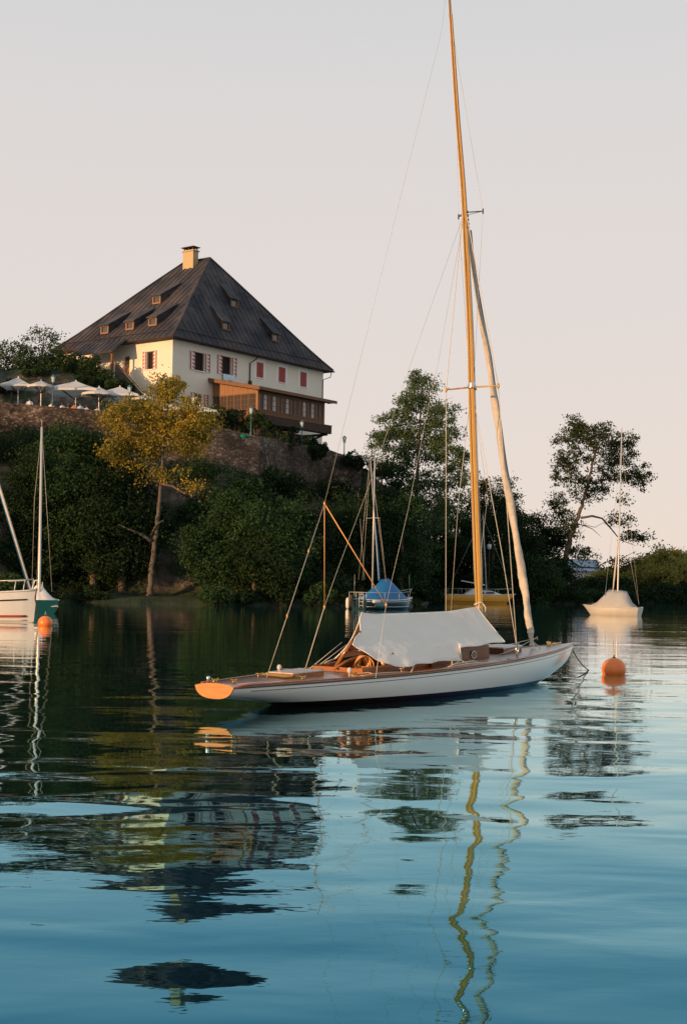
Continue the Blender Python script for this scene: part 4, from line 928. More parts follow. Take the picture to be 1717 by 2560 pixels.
o_.location = tuple(at(606, 1097, wallY(606) + .25))

# guests behind the wall
def guest_meshes():
    """one continuous seated body (skin modifier evaluated to a mesh), shirt and hair as extra meshes"""
    me = bpy.data.meshes.new('seated_body')
    V = [(0, 0, .0), (0, .01, .22), (0, .02, .42), (0, .02, .52), (0, 0, .60), (0, -.01, .70), (.17, .01, .46), (.24, -.05, .24), (.14, -.24, .20), (.08, -.32, .24), (-.17, .01, .46), (-.24, -.05, .24), (-.14, -.24, .20), (-.08, -.32, .24),
         (.09, -.05, -.02), (.12, -.42, .0), (.12, -.44, -.42), (.12, -.56, -.44), (-.09, -.05, -.02), (-.12, -.42, .0), (-.12, -.44, -.42), (-.12, -.56, -.44)]
    E = [(0, 1), (1, 2), (2, 3), (3, 4), (4, 5), (2, 6), (6, 7), (7, 8), (8, 9), (2, 10), (10, 11), (11, 12), (12, 13), (0, 14), (14, 15), (15, 16), (16, 17), (0, 18), (18, 19), (19, 20), (20, 21)]
    R_ = [.13, .13, .15, .055, .085, .075, .06, .045, .035, .03, .06, .045, .035, .03, .09, .075, .05, .035, .09, .075, .05, .035]
    me.from_pydata(V, E, []); o = bpy.data.objects.new('tmp_body', me); C.objects.link(o)
    md = o.modifiers.new('s', 'SKIN'); sv_ = me.skin_vertices[0].data
    for i, r in enumerate(R_): sv_[i].radius = (r, r * (.75 if i in (0, 1, 2) else 1))
    sv_[0].use_root = True
    o.modifiers.new('u', 'SUBSURF').levels = 1
    dg = bpy.context.evaluated_depsgraph_get(); m2 = bpy.data.meshes.new_from_object(o.evaluated_get(dg)); m2.name = 'seated_body'
    bpy.data.objects.remove(o); return m2
BODY = guest_meshes(); BODY.materials.clear(); BODY.materials.append(M['skin'])
def person(px, py, dy, rz, shirt, label, hairm='hair'):
    Y = wallY(px) + dy; p = at(px, py, Y); r = thing('person', label, 'person', (p.x, Y, p.z - .62), rz, 'guests sitting behind the terrace wall')
    b = bpy.data.objects.new('body', BODY); C.objects.link(b); b.parent = r
    m_ = MB(); m_.lathe((0, .01, 0), [(.15, -.06), (.16, .1), (.17, .3), (.20, .42), (.15, .50), (.07, .53)], 12)
    for s in (-1, 1): m_.tube([(.15 * s, .01, .47), (.22 * s, -.03, .32), (.24 * s, -.06, .24)], [.08, .07, .062], 8)
    m_.build('shirt', M[shirt], r, True)
    m_ = MB(); m_.lathe((0, .02, 0), [(.06, .57), (.10, .63), (.105, .70), (.08, .77), (.02, .80)], 10); m_.build('hair', M[hairm], r, True)
person(74, 1000, .9, .3, 'shirt_white', 'guest in a white top farthest left behind the terrace wall')
person(129, 1008, .8, -.4, 'shirt_white', 'guest in white beside the left lamp post')
person(156, 1011, 1.1, 2.4, 'shirt_white', 'guest in white with back turned right of the left lamp')
person(171, 1008, 1.2, .6, 'shirt_dark', 'dark haired guest in dark clothes beneath the largest umbrella')
person(185, 1012, .9, -.5, 'shirt_red', 'guest in rust shirt beneath the largest umbrella pole')
person(201, 1012, .8, .2, 'shirt_blue', 'guest in pale blue shirt right of the largest umbrella pole')
person(217, 1017, .9, 1.2, 'shirt_white', 'small guest in white right of the one in pale blue')
person(243, 1020, .8, -.2, 'shirt_white', 'guest in white below the small white umbrella')
person(281, 1016, .8, .1, 'shirt_teal', 'guest in turquoise top near the golden crown')
for i, (xa_, xb_) in enumerate(((62, 140), (150, 260), (270, 300))):
    qa, qb = at(xa_, 1010, wallY(xa_) + 1.05), at(xb_, 1020, wallY(xb_) + 1.05); r = thing('bench', ['wooden bench behind the wall left of the lamp', 'long wooden bench behind the wall under the largest umbrella', 'short wooden bench behind the wall by the golden crown'][i], 'bench', (0, 0, 0))
    d_ = (qb - qa).normalized(); d_.z = 0; n_ = Vector((-d_.y, d_.x, 0)); zt_ = min(qa.z, qb.z) - .85; zt_ = (qa.z + qb.z) / 2 - .72
    m_ = MB(); c_ = (qa + qb) / 2; c_.z = zt_; m_.box(c_, ((qb - qa).length, .42, .06), ax=(d_, n_, Vector((0, 0, 1)))); m_.build('seat', M['timber'], r)
    for f in (.08, .92):
        m_ = MB(); c_ = qa.lerp(qb, f); m_.box((c_.x, c_.y, zt_ - .26), (.08, .36, .46), ax=(d_, n_, Vector((0, 0, 1)))); m_.build('leg', M['timber'], r)

# far white house in the gap of the trees
q = at(1432, 1452, 200); r = thing('far_house', 'small white and blue house glimpsed through the trees on the point', 'house', (q.x, 200, 1), .3)
m_ = MB(); m_.bb((-3.4, -2, 0), (3.4, 2, 3.2)); m_.build('wall', M['housefar'], r)
m_ = MB(); m_.prism([(-3.7, -2.4, 3.2), (-3.7, 2.4, 3.2), (-3.7, 0, 5.0)], (7.4, 0, 0)); m_.build('roof', M['rooffar'], r)

# ------------------------------------------------------------------ the wooden keelboat
BX, BY, BT, BL = -1.5636, 16.7715, .9324, 9.57
W0, WM_, ZS, ZM, ZB = .310, .873, .321, .424, .597
cB, sB = math.cos(BT), math.sin(BT)
def cen(x, y, v=0.):
    a, b = ab(x, y); k = a / FPX; u = (k * (BY + v * cB) - (BX - v * sB)) / (cB - k * sB); Y = BY + u * sB + v * cB
    return Vector((u, v, CH + b * Y / FPX))
def hb(t):
    s = W0 / WM_
    return WM_ * ((s + (1 - s) * math.sin(math.pi / 2 * min(t / .47, 1))) if t < .47 else max(0, (1 - ((t - .47) / .53) ** 2.1)) ** .95)
def sheer(t): return ZS * (1 - t) * (1 - 2 * t) + ZM * 4 * t * (1 - t) + ZB * t * (2 * t - 1)
KT = [0, .02, .05, .1, .2, .35, .5, .65, .78, .86, .90, .95, .98, 1.0]
KZ = [.165, .155, .125, .06, -.10, -.28, -.34, -.28, -.10, .04, .13, .25, .38, .56]
def keel(t): return interp(t, KT, KZ)
boat = thing('sailboat', 'white wooden keelboat with varnished mast and tent cover moored in front', 'sailboat', (BX, BY, 0), BT)
def hull_rows(nt=56, ns=13, t1=1.):
    P = []
    for i in range(nt + 1):
        t = (i / nt) * t1; w_ = hb(t); zs, zk = sheer(t), keel(t); row = []
        for j in range(-ns, ns + 1):
            s = abs(j) / ns; ang = (1 - s) * math.pi / 2       # 0 at keel, 1 at sheer
            v = w_ * math.cos(ang) ** .62 if s > 0 else 0; z = zk + (zs - zk) * (1 - math.sin(ang) ** 1.0) ** 1.0 if s > 0 else zk
            z = zk + (zs - zk) * (1 - math.sin(ang)) ** .85 if s > 0 else zk
            row.append(Vector((t * BL, math.copysign(v, j) if j else 0, z)))
        P.append(row)
    return P
def hullmat():
    m = mat('hull_two_tone', (.72, .73, .70), .25, coat=.5); n, l = m.node_tree.nodes, m.node_tree.links; b = n['Principled BSDF']
    tcn = n.new('ShaderNodeTexCoord'); s = n.new('ShaderNodeSeparateXYZ'); l.new(tcn.outputs['Object'], s.inputs[0])
    gt2 = n.new('ShaderNodeMath'); gt2.operation = 'GREATER_THAN'; gt2.inputs[1].default_value = .078; l.new(s.outputs['Z'], gt2.inputs[0])
    nz = n.new('ShaderNodeTexNoise'); nz.inputs['Scale'].default_value = 2.5; l.new(tcn.outputs['Object'], nz.inputs['Vector'])
    mx0 = n.new('ShaderNodeMix'); mx0.data_type = 'RGBA'; l.new(nz.outputs[0], mx0.inputs[0]); mx0.inputs[6].default_value = (.84, .82, .73, 1); mx0.inputs[7].default_value = (.90, .88, .80, 1)
    mx = n.new('ShaderNodeMix'); mx.data_type = 'RGBA'; l.new(gt2.outputs[0], mx.inputs[0]); mx.inputs[6].default_value = (.02, .010, .009, 1); l.new(mx0.outputs[2], mx.inputs[7]); l.new(mx.outputs[2], b.inputs['Base Color'])
    return m
m_ = MB(); m_.grid(hull_rows()); hull = m_.build('hull', hullmat(), boat, True)
# transom
tp = [hull_rows(56, 13)[0][j] for j in range(27)]
m_ = MB(); m_.prism([p + Vector((-.006, 0, 0)) for p in tp], (-.014, 0, 0)); tr_ = m_.build('transom', M['transom'], boat)
m_ = MB(); m_.tube([p + Vector((-.012, 0, 0)) for p in tp], .009, 6); m_.build('transom_trim', M['brass'], tr_, True)
# rubbing strake, cove line
for s in (-1, 1):
    T_ = np.linspace(0, 1, 60); m_ = MB(); m_.tube([Vector((t * BL, s * (hb(t) + .004), sheer(t) - .008)) for t in T_], .014, 6); m_.build('rubbing_strake', M['dark_wood'], hull, True)
    pts = []
    for t in np.linspace(.03, .985, 60):
        zs, zk = sheer(t), keel(t); f = 1 - (.062 / (zs - zk)); # invert section
        q = 1 - f ** (1 / .85); ang = math.asin(min(1, max(0, q))); pts.append(Vector((t * BL, s * (hb(t) * math.cos(ang) ** .62 + .002), zs - .062)))
    m_ = MB(); m_.tube(pts, .0045, 5); m_.build('cove_line', M['dark_wood'], hull, True)
    m_ = MB(); m_.tube([Vector((t * BL, s * (hb(t) - .022), sheer(t) + .018)) for t in np.linspace(0.01, .99, 60)], .014, 6); m_.build('toe_rail', M['mahogany'], boat, True)
# deck with the cockpit opening; camber
CU0, CU1, CV = 2.55, 5.2, .40
def dz(u, v): t = u / BL; h_ = max(hb(t), .05); return sheer(t) + .035 * (1 - min(1, (v / h_) ** 2))
us = sorted(set(list(np.linspace(0.0, BL * .995, 64)) + [CU0, CU1])); aft = MB(); fore = MB()
for i in range(len(us) - 1):
    ua, ub = us[i], us[i + 1]; inc = ua >= CU0 - 1e-6 and ub <= CU1 + 1e-6; tgt = aft if ub < 4.6 else fore
    for s in (-1, 1):
        prev = None
        for k in range(7):
            def q(u):
                h_ = hb(u / BL) - .004; v0 = CV if inc else 0; v = v0 + (h_ - v0) * k / 6; return Vector((u, s * v, dz(u, v)))
            cur = (q(ua), q(ub))
            if prev: tgt.add([prev[0], cur[0], cur[1], prev[1]], [(0, 1, 2, 3)])
            prev = cur
aft.build('deck', M['mahogany'], boat, True); fore.build('deck', M['deck'], boat, True)
m_ = MB(); m_.add([Vector((0, v, ZS - .012)) for v in np.linspace(-W0, W0, 9)] + [Vector((0, v, dz(0, v) + .002)) for v in np.linspace(-W0, W0, 9)], [(i, i + 1, i + 10, i + 9) for i in range(8)]); m_.build('transom_cap', M['transom'], tr_)
# plank seams on the foredeck and aft deck (laid planks)
for nm, ua, ub in (('deck_seam', .1, 2.5), ('deck_seam', 5.3, 9.3)):
    m_ = MB()
    for k in range(-9, 10):
        v = k * .085
        pts = [Vector((u, v, dz(u, v) + .0012)) for u in np.linspace(ua, ub, 24) if abs(v) < hb(u / BL) - .05]
        if len(pts) > 2: m_.tube(pts, .0022, 3)
    m_.build(nm, M['dark_wood'], boat, kind='stuff')
# cockpit: coaming, sole, benches, bulkhead
m_ = MB(); m_.bb((CU0, -CV, .02), (CU1, CV, .05)); m_.build('cockpit_sole', M['mahogany'], boat)
for s in (-1, 1):
    m_ = MB(); P_ = []
    for u in np.linspace(CU0 - .02, 4.2, 14):
        vv = s * (CV + .02 - .0 * u) ; P_.append([Vector((u, vv, .03)), Vector((u, vv, dz(u, CV) + .10 - .02 * math.cos((u - CU0) / 1.65 * 3.14))), Vector((u, vv + s * .018, dz(u, CV) + .10 - .02 * math.cos((u - CU0) / 1.65 * 3.14))), Vector((u, vv + s * .018, .03))])
    m_.grid(P_); m_.build('coaming', M['mahogany'], boat)
    m_ = MB(); m_.bb((CU0 + .05, s * (CV - .02), .24), (4.15, s * (CV - .24), .265)); m_.build('bench', M['transom'], boat)
m_ = MB(); m_.bb((CU0 - .03, -CV - .03, .03), (CU0, CV + .03, dz(CU0, 0) + .055)); m_.build('coaming', M['mahogany'], boat)
m_ = MB(); m_.bb((3.6, -CV, .18), (3.66, CV, .30)); m_.bb((3.1, -CV, .05), (3.14, CV, .24)); m_.build('thwart', M['transom'], boat)
# cabin trunk
CF = cen(1224, 1640, -.40).x; cvw = .44; cz0, cz1 = .40, .70
m_ = MB(); N_ = 10
def cw(u): return .50 - .10 * ((u - 4.15) / (CF - 4.15))
P_ = []
for i in range(N_ + 1):
    u = 4.15 + (CF - 4.15) * i / N_; w_ = cw(u); zt_ = .70 + .02 * math.sin(i / N_ * 3.1); P_.append([Vector((u, -w_, .36)), Vector((u, -w_ + .02, zt_)), Vector((u, w_ - .02, zt_)), Vector((u, w_, .36))])
m_.grid(P_); w_ = cw(CF); m_.add([(CF, -w_, .36), (CF, -w_ + .02, .70), (CF, w_ - .02, .70), (CF, w_, .36)], [(0, 1, 2, 3)]); w_ = cw(4.15); m_.add([(4.15, -w_, .1), (4.15, -w_ + .02, .70), (4.15, w_ - .02, .70), (4.15, w_, .1)], [(0, 1, 2, 3)])
cab = m_.build('cabin', M['cabin_wood'], boat)
m_ = MB(); P_ = []
for i in range(N_ + 1):
    u = 4.11 + (CF + .05 - 4.11) * i / N_; w_ = cw(u) + .0; P_.append([Vector((u, w_ * f, .722 + .05 * (1 - f * f))) for f in np.linspace(-1, 1, 9)])
m_.grid(P_); m_.grid([[p - Vector((0, 0, .022)) for p in r_] for r_ in P_]); m_.build('cabin_roof', M['deck'], cab, True)
m_ = MB(); m_.bb((4.8, -.25, .77), (5.5, .25, .81)); m_.build('sliding_hatch', M['dark_wood'], cab)
for s in (-1, 1):
    for u in (4.62, 5.42):
        w_ = cw(u) + .004; c = Vector((u, s * w_, .56)); m_ = MB()
        ring = [Vector((u + .075 * math.cos(a), s * w_, .56 + .055 * math.sin(a))) for a in np.linspace(0, 2 * math.pi, 17)]
        m_.tube(ring, .011, 6, cap=False); ph = m_.build('porthole', M['steel'], cab, True)
        m_ = MB(); m_.prism([p + Vector((0, -s * .003, 0)) for p in ring[:-1]], (0, s * .004, 0)); m_.build('glass', M['glass_dark'], ph)
m_ = MB(); m_.bb((4.16, -.2, .12), (4.13, .2, .68)); m_.build('companionway', M['inside'], cab)  # black slab in place of the shade inside the entry
# fore hatch
m_ = MB(); z0_ = dz(6.9, 0) - .01
m_.prism([(6.62, -.27, z0_), (7.3, -.22, z0_ + .02), (7.3, .22, z0_ + .02), (6.62, .27, z0_)], (0, 0, .10)); fh = m_.build('fore_hatch', M['dark_wood'], boat)
m_ = MB(); m_.prism([(6.60, -.28, z0_ + .10), (7.32, -.23, z0_ + .12), (7.32, .23, z0_ + .12), (6.60, .28, z0_ + .10)], (0, 0, .018)); m_.build('hatch_lid', M['deck'], fh)
# aft hatch
ha, hb2 = cen(733, 1690, -.2).x, cen(806, 1686, -.2).x; z0_ = dz((ha + hb2) / 2, 0) - .01
m_ = MB(); m_.prism([(ha, -.20, z0_ - .01), (hb2, -.22, z0_ + .01), (hb2, .22, z0_ + .01), (ha, .20, z0_ - .01)], (0, 0, .06)); ah = m_.build('aft_hatch', M['mahogany'], boat)
m_ = MB(); m_.prism([(ha - .02, -.21, z0_ + .051), (hb2 + .02, -.23, z0_ + .071), (hb2 + .02, .23, z0_ + .071), (ha - .02, .21, z0_ + .051)], (0, 0, .012)); m_.build('hatch_lid', M['deck'], ah)
m_ = MB()
for k in range(3): m_.tube([(ha - .05 - .05 * k, -.22, z0_ + .02), (ha - .05 - .05 * k, .2, z0_ + .03)], .014, 6)
m_.build('stowed_rod', M['brass'], ah, kind='stuff')
# winches, vents, cleats
def winch(u, v, name='vent', r=.045, h_=.09, m='deck'):
    z_ = dz(u, v); m_ = MB(); m_.lathe((u, v, z_), [(r * .45, 0), (r * .35, h_ * .45), (r * .8, h_ * .6), (r, h_ * .85), (r * .75, h_ * 1.1), (r * .3, h_ * 1.2)], 12); return m_.build(name, M[m], boat, True)
def cleat(u, v, l_=.12, m='brass', rz=0.):
    z_ = dz(u, v); c_, s_ = math.cos(rz), math.sin(rz); m_ = MB(); m_.tube([(u - l_ / 2 * c_, v - l_ / 2 * s_, z_ + .045), (u - l_ / 4 * c_, v - l_ / 4 * s_, z_ + .035), (u + l_ / 4 * c_, v + l_ / 4 * s_, z_ + .035), (u + l_ / 2 * c_, v + l_ / 2 * s_, z_ + .045)], .009, 6)
    for k in (-.2, .2): m_.tube([(u + l_ * k * c_, v + l_ * k * s_, z_ - .01), (u + l_ * k * c_, v + l_ * k * s_, z_ + .035)], .009, 6)
    return m_.build('cleat', M[m], boat, True)
p = cen(698, 1672, .40); winch(p.x, p.y, 'vent', .034, .11)
p = cen(869, 1685, -.52); winch(p.x, -.55, 'vent', .034, .11)
for u, v in ((.14, .12), (.22, -.12), (1.25, .34), (1.38, -.2), (1.3, -.36), (2.2, -.5), (8.85, 0), (2.4, .52), (3.2, -.62)): cleat(u, v)
m_ = MB(); m_.lathe((.10, .2, dz(.1, .2)), [(.03, 0), (.022, .05), (.03, .07), (.012, .085)], 8); m_.build('stern_bollard', M['steel'], boat, True)
m_ = MB()
for k in range(5): m_.lathe((1.25 + .09 * k, .36 - .02 * (k % 2), dz(1.3, .36)), [(.014, 0), (.010, .03), (.018, .045), (.0, .05)], 7)
m_.build('turning_block', M['brass'], boat, True, kind='stuff')
m_ = MB(); zb0 = dz(8.85, 0); m_.lathe((8.65, 0, zb0), [(.05, 0), (.03, .03), (.05, .06), (.02, .075)], 8); m_.tube([(8.5, -.06, zb0 + .02), (9.1, .0, zb0 + .04)], .012, 6); m_.build('bow_fitting', M['brass'], boat, True)
# mast: bent and raked
MP = [cen(x, y) for x, y in [(1200, 1580), (1197, 1500), (1188, 1250), (1180, 1020), (1175, 826), (1166, 642), (1158, 480), (1142, 274), (1131, 110), (1127, 48)]]
MP = [Vector((p.x, 0, p.z)) for p in MP]; d_ = (MP[0] - MP[1]).normalized(); MP[0] = MP[1] + d_ * ((MP[1].z - .40) / -d_.z)
MP.append(MP[-1] + (MP[-1] - MP[-2]) * 1.6)
MR = [.058, .058, .056, .051, .046, .041, .036, .030, .025, .022, .017]
def smooth_path(P, R_, n=6):
    pts, rs = [], []
    for i in range(len(P) - 1):
        p0_, p1, p2, p3 = P[max(i - 1, 0)], P[i], P[i + 1], P[min(i + 2, len(P) - 1)]
        for k in range(n):
            t = k / n; pts.append(.5 * ((2 * p1) + (p2 - p0_) * t + (2 * p0_ - 5 * p1 + 4 * p2 - p3) * t * t + (3 * p1 - p0_ - 3 * p2 + p3) * t ** 3)); rs.append(R_[i] + (R_[i + 1] - R_[i]) * t)
    pts.append(P[-1]); rs.append(R_[-1]); return pts, rs
mp_, mr_ = smooth_path(MP, MR)
m_ = MB(); m_.tube(mp_, mr_, 14); mast = m_.build('mast', M['spar'], boat, True)
def along(du, dv, f0=0, f1=1, n=None):
    out_ = []
    for i in range(int(f0 * (len(mp_) - 1)), int(f1 * (len(mp_) - 1)) + 1): out_.append(mp_[i] + Vector((du * mr_[i], dv * mr_[i], 0)))
    return out_
m_ = MB(); m_.tube(along(-1.02, -.05), .012, 5); m_.build('sail_track', M['spar_dark'], mast, True)
for du, dv, r_, mm in ((-.45, -1.0, .006, 'rope_orange'), (.65, -.95, .005, 'rope'), (1.25, -.3, .004, 'wire'), (-.8, .75, .005, 'wire')):
    m_ = MB(); m_.tube(along(du, dv, .12, .92), r_, 4); m_.build('halyard', M[mm], mast, True)
def mz(z): 
    for i in range(len(mp_) - 1):
        if mp_[i].z <= z <= mp_[i + 1].z: f = (z - mp_[i].z) / (mp_[i + 1].z - mp_[i].z); return mp_[i].lerp(mp_[i + 1], f), mr_[i]
    return mp_[-1], mr_[-1]
SP = {}
for nm, px, py, v in (('port', 1115, 974, .50), ('starboard', 1245, 964, -.5)):
    tip = cen(px, py, v); root_, r_ = mz(cen(1180, 968).z); SP[nm] = tip
    m_ = MB(); a_ = root_ + Vector((0, math.copysign(r_, v), 0)); m_.tube([a_, a_.lerp(tip, .5), tip], [.013, .013, .010], 8); sp_ = m_.build('spreader', M['spar'] if v < 0 else M['mahogany'], mast, True)
    m_ = MB(); m_.tube([tip + Vector((0, 0, -.045)), tip + Vector((0, 0, -.02)), tip + Vector((0, 0, .02)), tip + Vector((0, 0, .045))], [.006, .022, .022, .006], 8); m_.build('spreader_tip', M['spar'], sp_, True)
JP = {}
for nm, px, py, v in (('port', 1146, 541, .17), ('starboard', 1207, 527, -.3)):
    tip = cen(px, py, v); root_, r_ = mz(cen(1160, 530).z); tip.x += .12; JP[nm] = tip
    tip = cen(px, py, v)
    m_ = MB(); m_.tube([root_, tip], .009, 6); m_.tube([root_ - Vector((0, 0, .05)), tip], .004, 5); m_.tube([tip - Vector((0, 0, .04)), tip + Vector((0, 0, .04))], .012, 6); JP[nm] = tip
    m_.build('jumper_strut', M['timber_dark'], mast, True)
m_ = MB(); q_ = mz(cen(1160, 530).z)[0]
for k in range(5): m_.box(q_ + Vector((.05 + .012 * k, -.02, .02 - .06 * k)), (.03, .02, .035))
m_.build('shackle', M['timber_dark'], mast)
m_ = MB()
q_ = mz(cen(1180, 960).z)[0]; m_.lathe(q_ + Vector((.0, 0, -.08)), [(.053, 0), (.058, .02), (.058, .1), (.053, .12)], 12); m_.box(q_ + Vector((.03, -.055, -.06)), (.05, .02, .07)); m_.build('mast_band', M['steel'], mast, True)
# boom hidden under the cover + lashing round the mast
RG = [cen(904, 1531), cen(937, 1535), cen(1000, 1533), cen(1060, 1531), cen(1122, 1528), cen(1165, 1521), cen(1192, 1517)]
m_ = MB(); m_.tube([RG[0] + Vector((.04, 0, -.13)), RG[-1] + Vector((.02, 0, -.15))], .045, 10); boom = m_.build('boom', M['spar'], boat, True)
q_ = mz(RG[-1].z + .05)[0]; m_ = MB()
ring = [q_ + Vector((.072 * math.cos(a), .072 * math.sin(a), .02 * math.sin(2 * a))) for a in np.linspace(0, 6.28, 15)]; m_.tube(ring, .010, 6, cap=False)
m_.tube([q_ + Vector((-.06, -.04, 0)), q_ + Vector((-.1, -.05, -.06)), q_ + Vector((-.06, -.05, -.13))], .01, 5); m_.tube([q_ + Vector((0, -.07, 0)), q_ + Vector((.02, -.11, -.06)), q_ + Vector((.03, -.1, -.16))], .01, 5); m_.build('lashing', M['rope'], boom, True)
# standing rigging
def wire(name, pts, r=.0042, m='wire'): m_ = MB(); m_.tube(pts, r, 5); return m_.build(name, M[m], boat, True)
top = mp_[-1]; hound = mz(cen(1160, 530).z)[0]; spr_z = mz(cen(1180, 968).z)[0]
PJ = cen(811, 1259); bs = cen(666, 1694); bs.z = dz(bs.x, 0)
mtop = mz(cen(1126, 55).z)[0]
kink = cen(1098, 99)
wire('backstay', [bs, PJ], .0042); wire('backstay', [PJ, kink, cen(1106, 60), cen(1114, -10)], .0026)
q_ = bs.lerp(PJ, .717); m_ = MB(); m_.lathe(q_ + Vector((0, 0, -.03)), [(.006, 0), (.014, .03), (.006, .06)], 7); m_.build('backstay_block', M['rope_orange'], boat, True)
q_ = bs.lerp(PJ, .345); m_ = MB(); m_.lathe(q_ + Vector((0, 0, -.03)), [(.006, 0), (.014, .03), (.006, .06)], 7); m_.build('backstay_block', M['rope_orange'], boat, True)
rp0 = cen(762, 1674, .62); rp0.z = dz(rp0.x, .62); Q = cen(811, 1517, .45)
rs0 = cen(939, 1688, -.78); rs0.z = dz(rs0.x, -.78); R_ = cen(965, 1512, -.55)
wire('runner', [rp0, Q], .0065, 'rope'); wire('runner', [Q, cen(838, 1440, .42), cen(918, 1226, .33), cen(1040, 870, .16), hound], .0028)
wire('runner', [rs0, R_], .0042, 'rope'); wire('runner', [R_, cen(1021, 1270, -.45), cen(1058, 1077, -.36), cen(1095, 907, -.26), hound], .0028)
wire('bridle_rope', [PJ, Q], .0065, 'rope_orange'); wire('bridle_rope', [PJ, R_], .0085, 'rope_orange')
for q_ in (PJ, Q, R_): m_ = MB(); m_.tube([q_ - Vector((0, 0, .035)), q_, q_ + Vector((0, 0, .03))], [.006, .018, .006], 7); m_.build('rope_knot', M['rope_orange'], boat, True)
# shrouds
f_p = cen(1114.5, 1528, .80); f_p2 = Vector((f_p.x - .02, .80, 0)); f_p2.x = cen(1115, 1590, .8).x; f_p2.z = dz(f_p2.x, .7)
wire('shroud', [f_p2, SP['port'], mz(cen(1160, 500).z)[0]], .0065, 'rope'); 
lp = cen(1122, 1540, .78); lp.z = dz(lp.x, .7); wire('shroud', [lp, cen(1145, 1260, .42), spr_z], .0045)
f_s = cen(1294, 1650, -.74); f_s.z = dz(f_s.x, -.74); wire('shroud', [f_s, cen(1268, 1285, -.64), SP['starboard'], mz(cen(1160, 500).z)[0]], .0065, 'rope')
f_l = cen(1291, 1652, -.72); wire('shroud', [f_l, cen(1288, 1597, -.69), cen(1254, 1380, -.45), cen(1232, 1260, -.32), spr_z], .0055, 'rope')
m_ = MB(); q_ = cen(1289, 1600, -.7); m_.tube([f_l + Vector((0, 0, 0)), f_l.lerp(q_, .3), f_l.lerp(q_, .31), f_l.lerp(q_, .7), f_l.lerp(q_, .72), q_], [.006, .006, .012, .012, .006, .008], 7); m_.build('turnbuckle', M['steel'], boat, True)
m_ = MB(); q_ = cen(1296, 1608, -.74); m_.tube([f_s, f_s.lerp(q_, .3), f_s.lerp(q_, .31), f_s.lerp(q_, .7), f_s.lerp(q_, .72), q_], [.006, .006, .012, .012, .006, .008], 7); m_.build('turnbuckle', M['steel'], boat, True)
m_ = MB(); m_.box((f_s.x - .05, f_s.y, dz(f_s.x, .74) + .006), (.5, .045, .022)); m_.build('chainplate', M['timber_dark'], boat)
for k in ('port', 'starboard'):
    wire('jumper_stay', [mz(cen(1142, 250).z)[0] if k == 'port' else mtop, JP[k], spr_z + Vector((0, -.04 if k == 'starboard' else .04, .15))], .003)
wire('flag_halyard', [cen(1219, 1240, -.2), cen(1203, 1371, -.25), cen(1205, 1530, -.3)], .003)
wire('flag_halyard', [spr_z, cen(1219, 1240, -.2)], .003)
# furled headsail on its stay
jf = cen(1331, 1618); jf.z = dz(jf.x, 0) + .02; jt = cen(1174, 575); JL = [jt, cen(1179, 579 + 60), cen(1190, 720), cen(1203, 800), cen(1219, 884), cen(1230, 965), cen(1239, 1020), cen(1256, 1150), cen(1272, 1240), cen(1287, 1324), cen(1302, 1418), cen(1312, 1480), cen(1319, 1535), cen(1326, 1580), jf]
for p in JL: p.y = 0
jr = [.022, .028, .034, .040, .045, .048, .050, .053, .056, .058, .060, .062, .055, .046, .022]
pts, rs = smooth_path(JL, jr, 8); g = np.random.default_rng(4)
m_ = MB(); NN = 12; vs = []
for i, p in enumerate(pts):
    for k in range(NN):
        a = 2 * math.pi * k / NN; wob = 1 + .16 * math.sin(2 * a + i * .35) + .10 * math.sin(3 * a - i * .5) + (.10 * g.random() if i > len(pts) * .6 else .05 * g.random())
        if i > len(pts) * .72: wob += .06 * math.sin(i * 1.3 + a)
        vs.append(p + Vector((math.cos(a) * rs[i] * wob, math.sin(a) * rs[i] * wob, 0)))
m_.add(vs, [(i * NN + k, i * NN + (k + 1) % NN, (i + 1) * NN + (k + 1) % NN, (i + 1) * NN + k) for i in range(len(pts) - 1) for k in range(NN)]); jib = m_.build('furled_sail', M['sail'], boat, True)
m_ = MB(); m_.tube([p + Vector((rs[i] * .6, -rs[i] * .9, 0)) for i, p in enumerate(pts) if i < len(pts) * .62], .009, 5); m_.build('sheet_rope', M['rope_purple'], jib, True)
m_ = MB()
for f, rr_ in ((.93, 1.15), (.985, 1.5)):
    i = int(f * (len(pts) - 1)); p = pts[i]; r_ = max(rs[i] * rr_, .035)
    for dzz in (-.012, .006): m_.tube([p + Vector((r_ * math.cos(a), r_ * math.sin(a), dzz)) for a in np.linspace(0, 6.28, 13)], .009, 5, cap=False)
p = pts[-5]; m_.tube([p, p + Vector((-.12, -.12, -.1)), p + Vector((-.3, -.3, -.24))], .010, 5); m_.tube([p, p + Vector((.1, -.05, .06)), p + Vector((.16, -.02, .01))], .008, 5); m_.tube([p, p + Vector((.05, -.14, -.12)), p + Vector((.02, -.18, -.26))], .010, 5)
m_.build('lashing', M['rope'], jib, True)
wire('halyard', [hound, Vector((jt.x, 0, jt.z))], .006, 'rope_dark')
wire('jib_sheet', [cen(1330, 1600), cen(1290, 1622, -.3), cen(1240, 1640, -.4)], .005, 'rope')
wire('jib_sheet', [cen(1330, 1598), cen(1280, 1610, .2), cen(1215, 1622, .5), cen(1190, 1624, .5)], .006, 'rope')
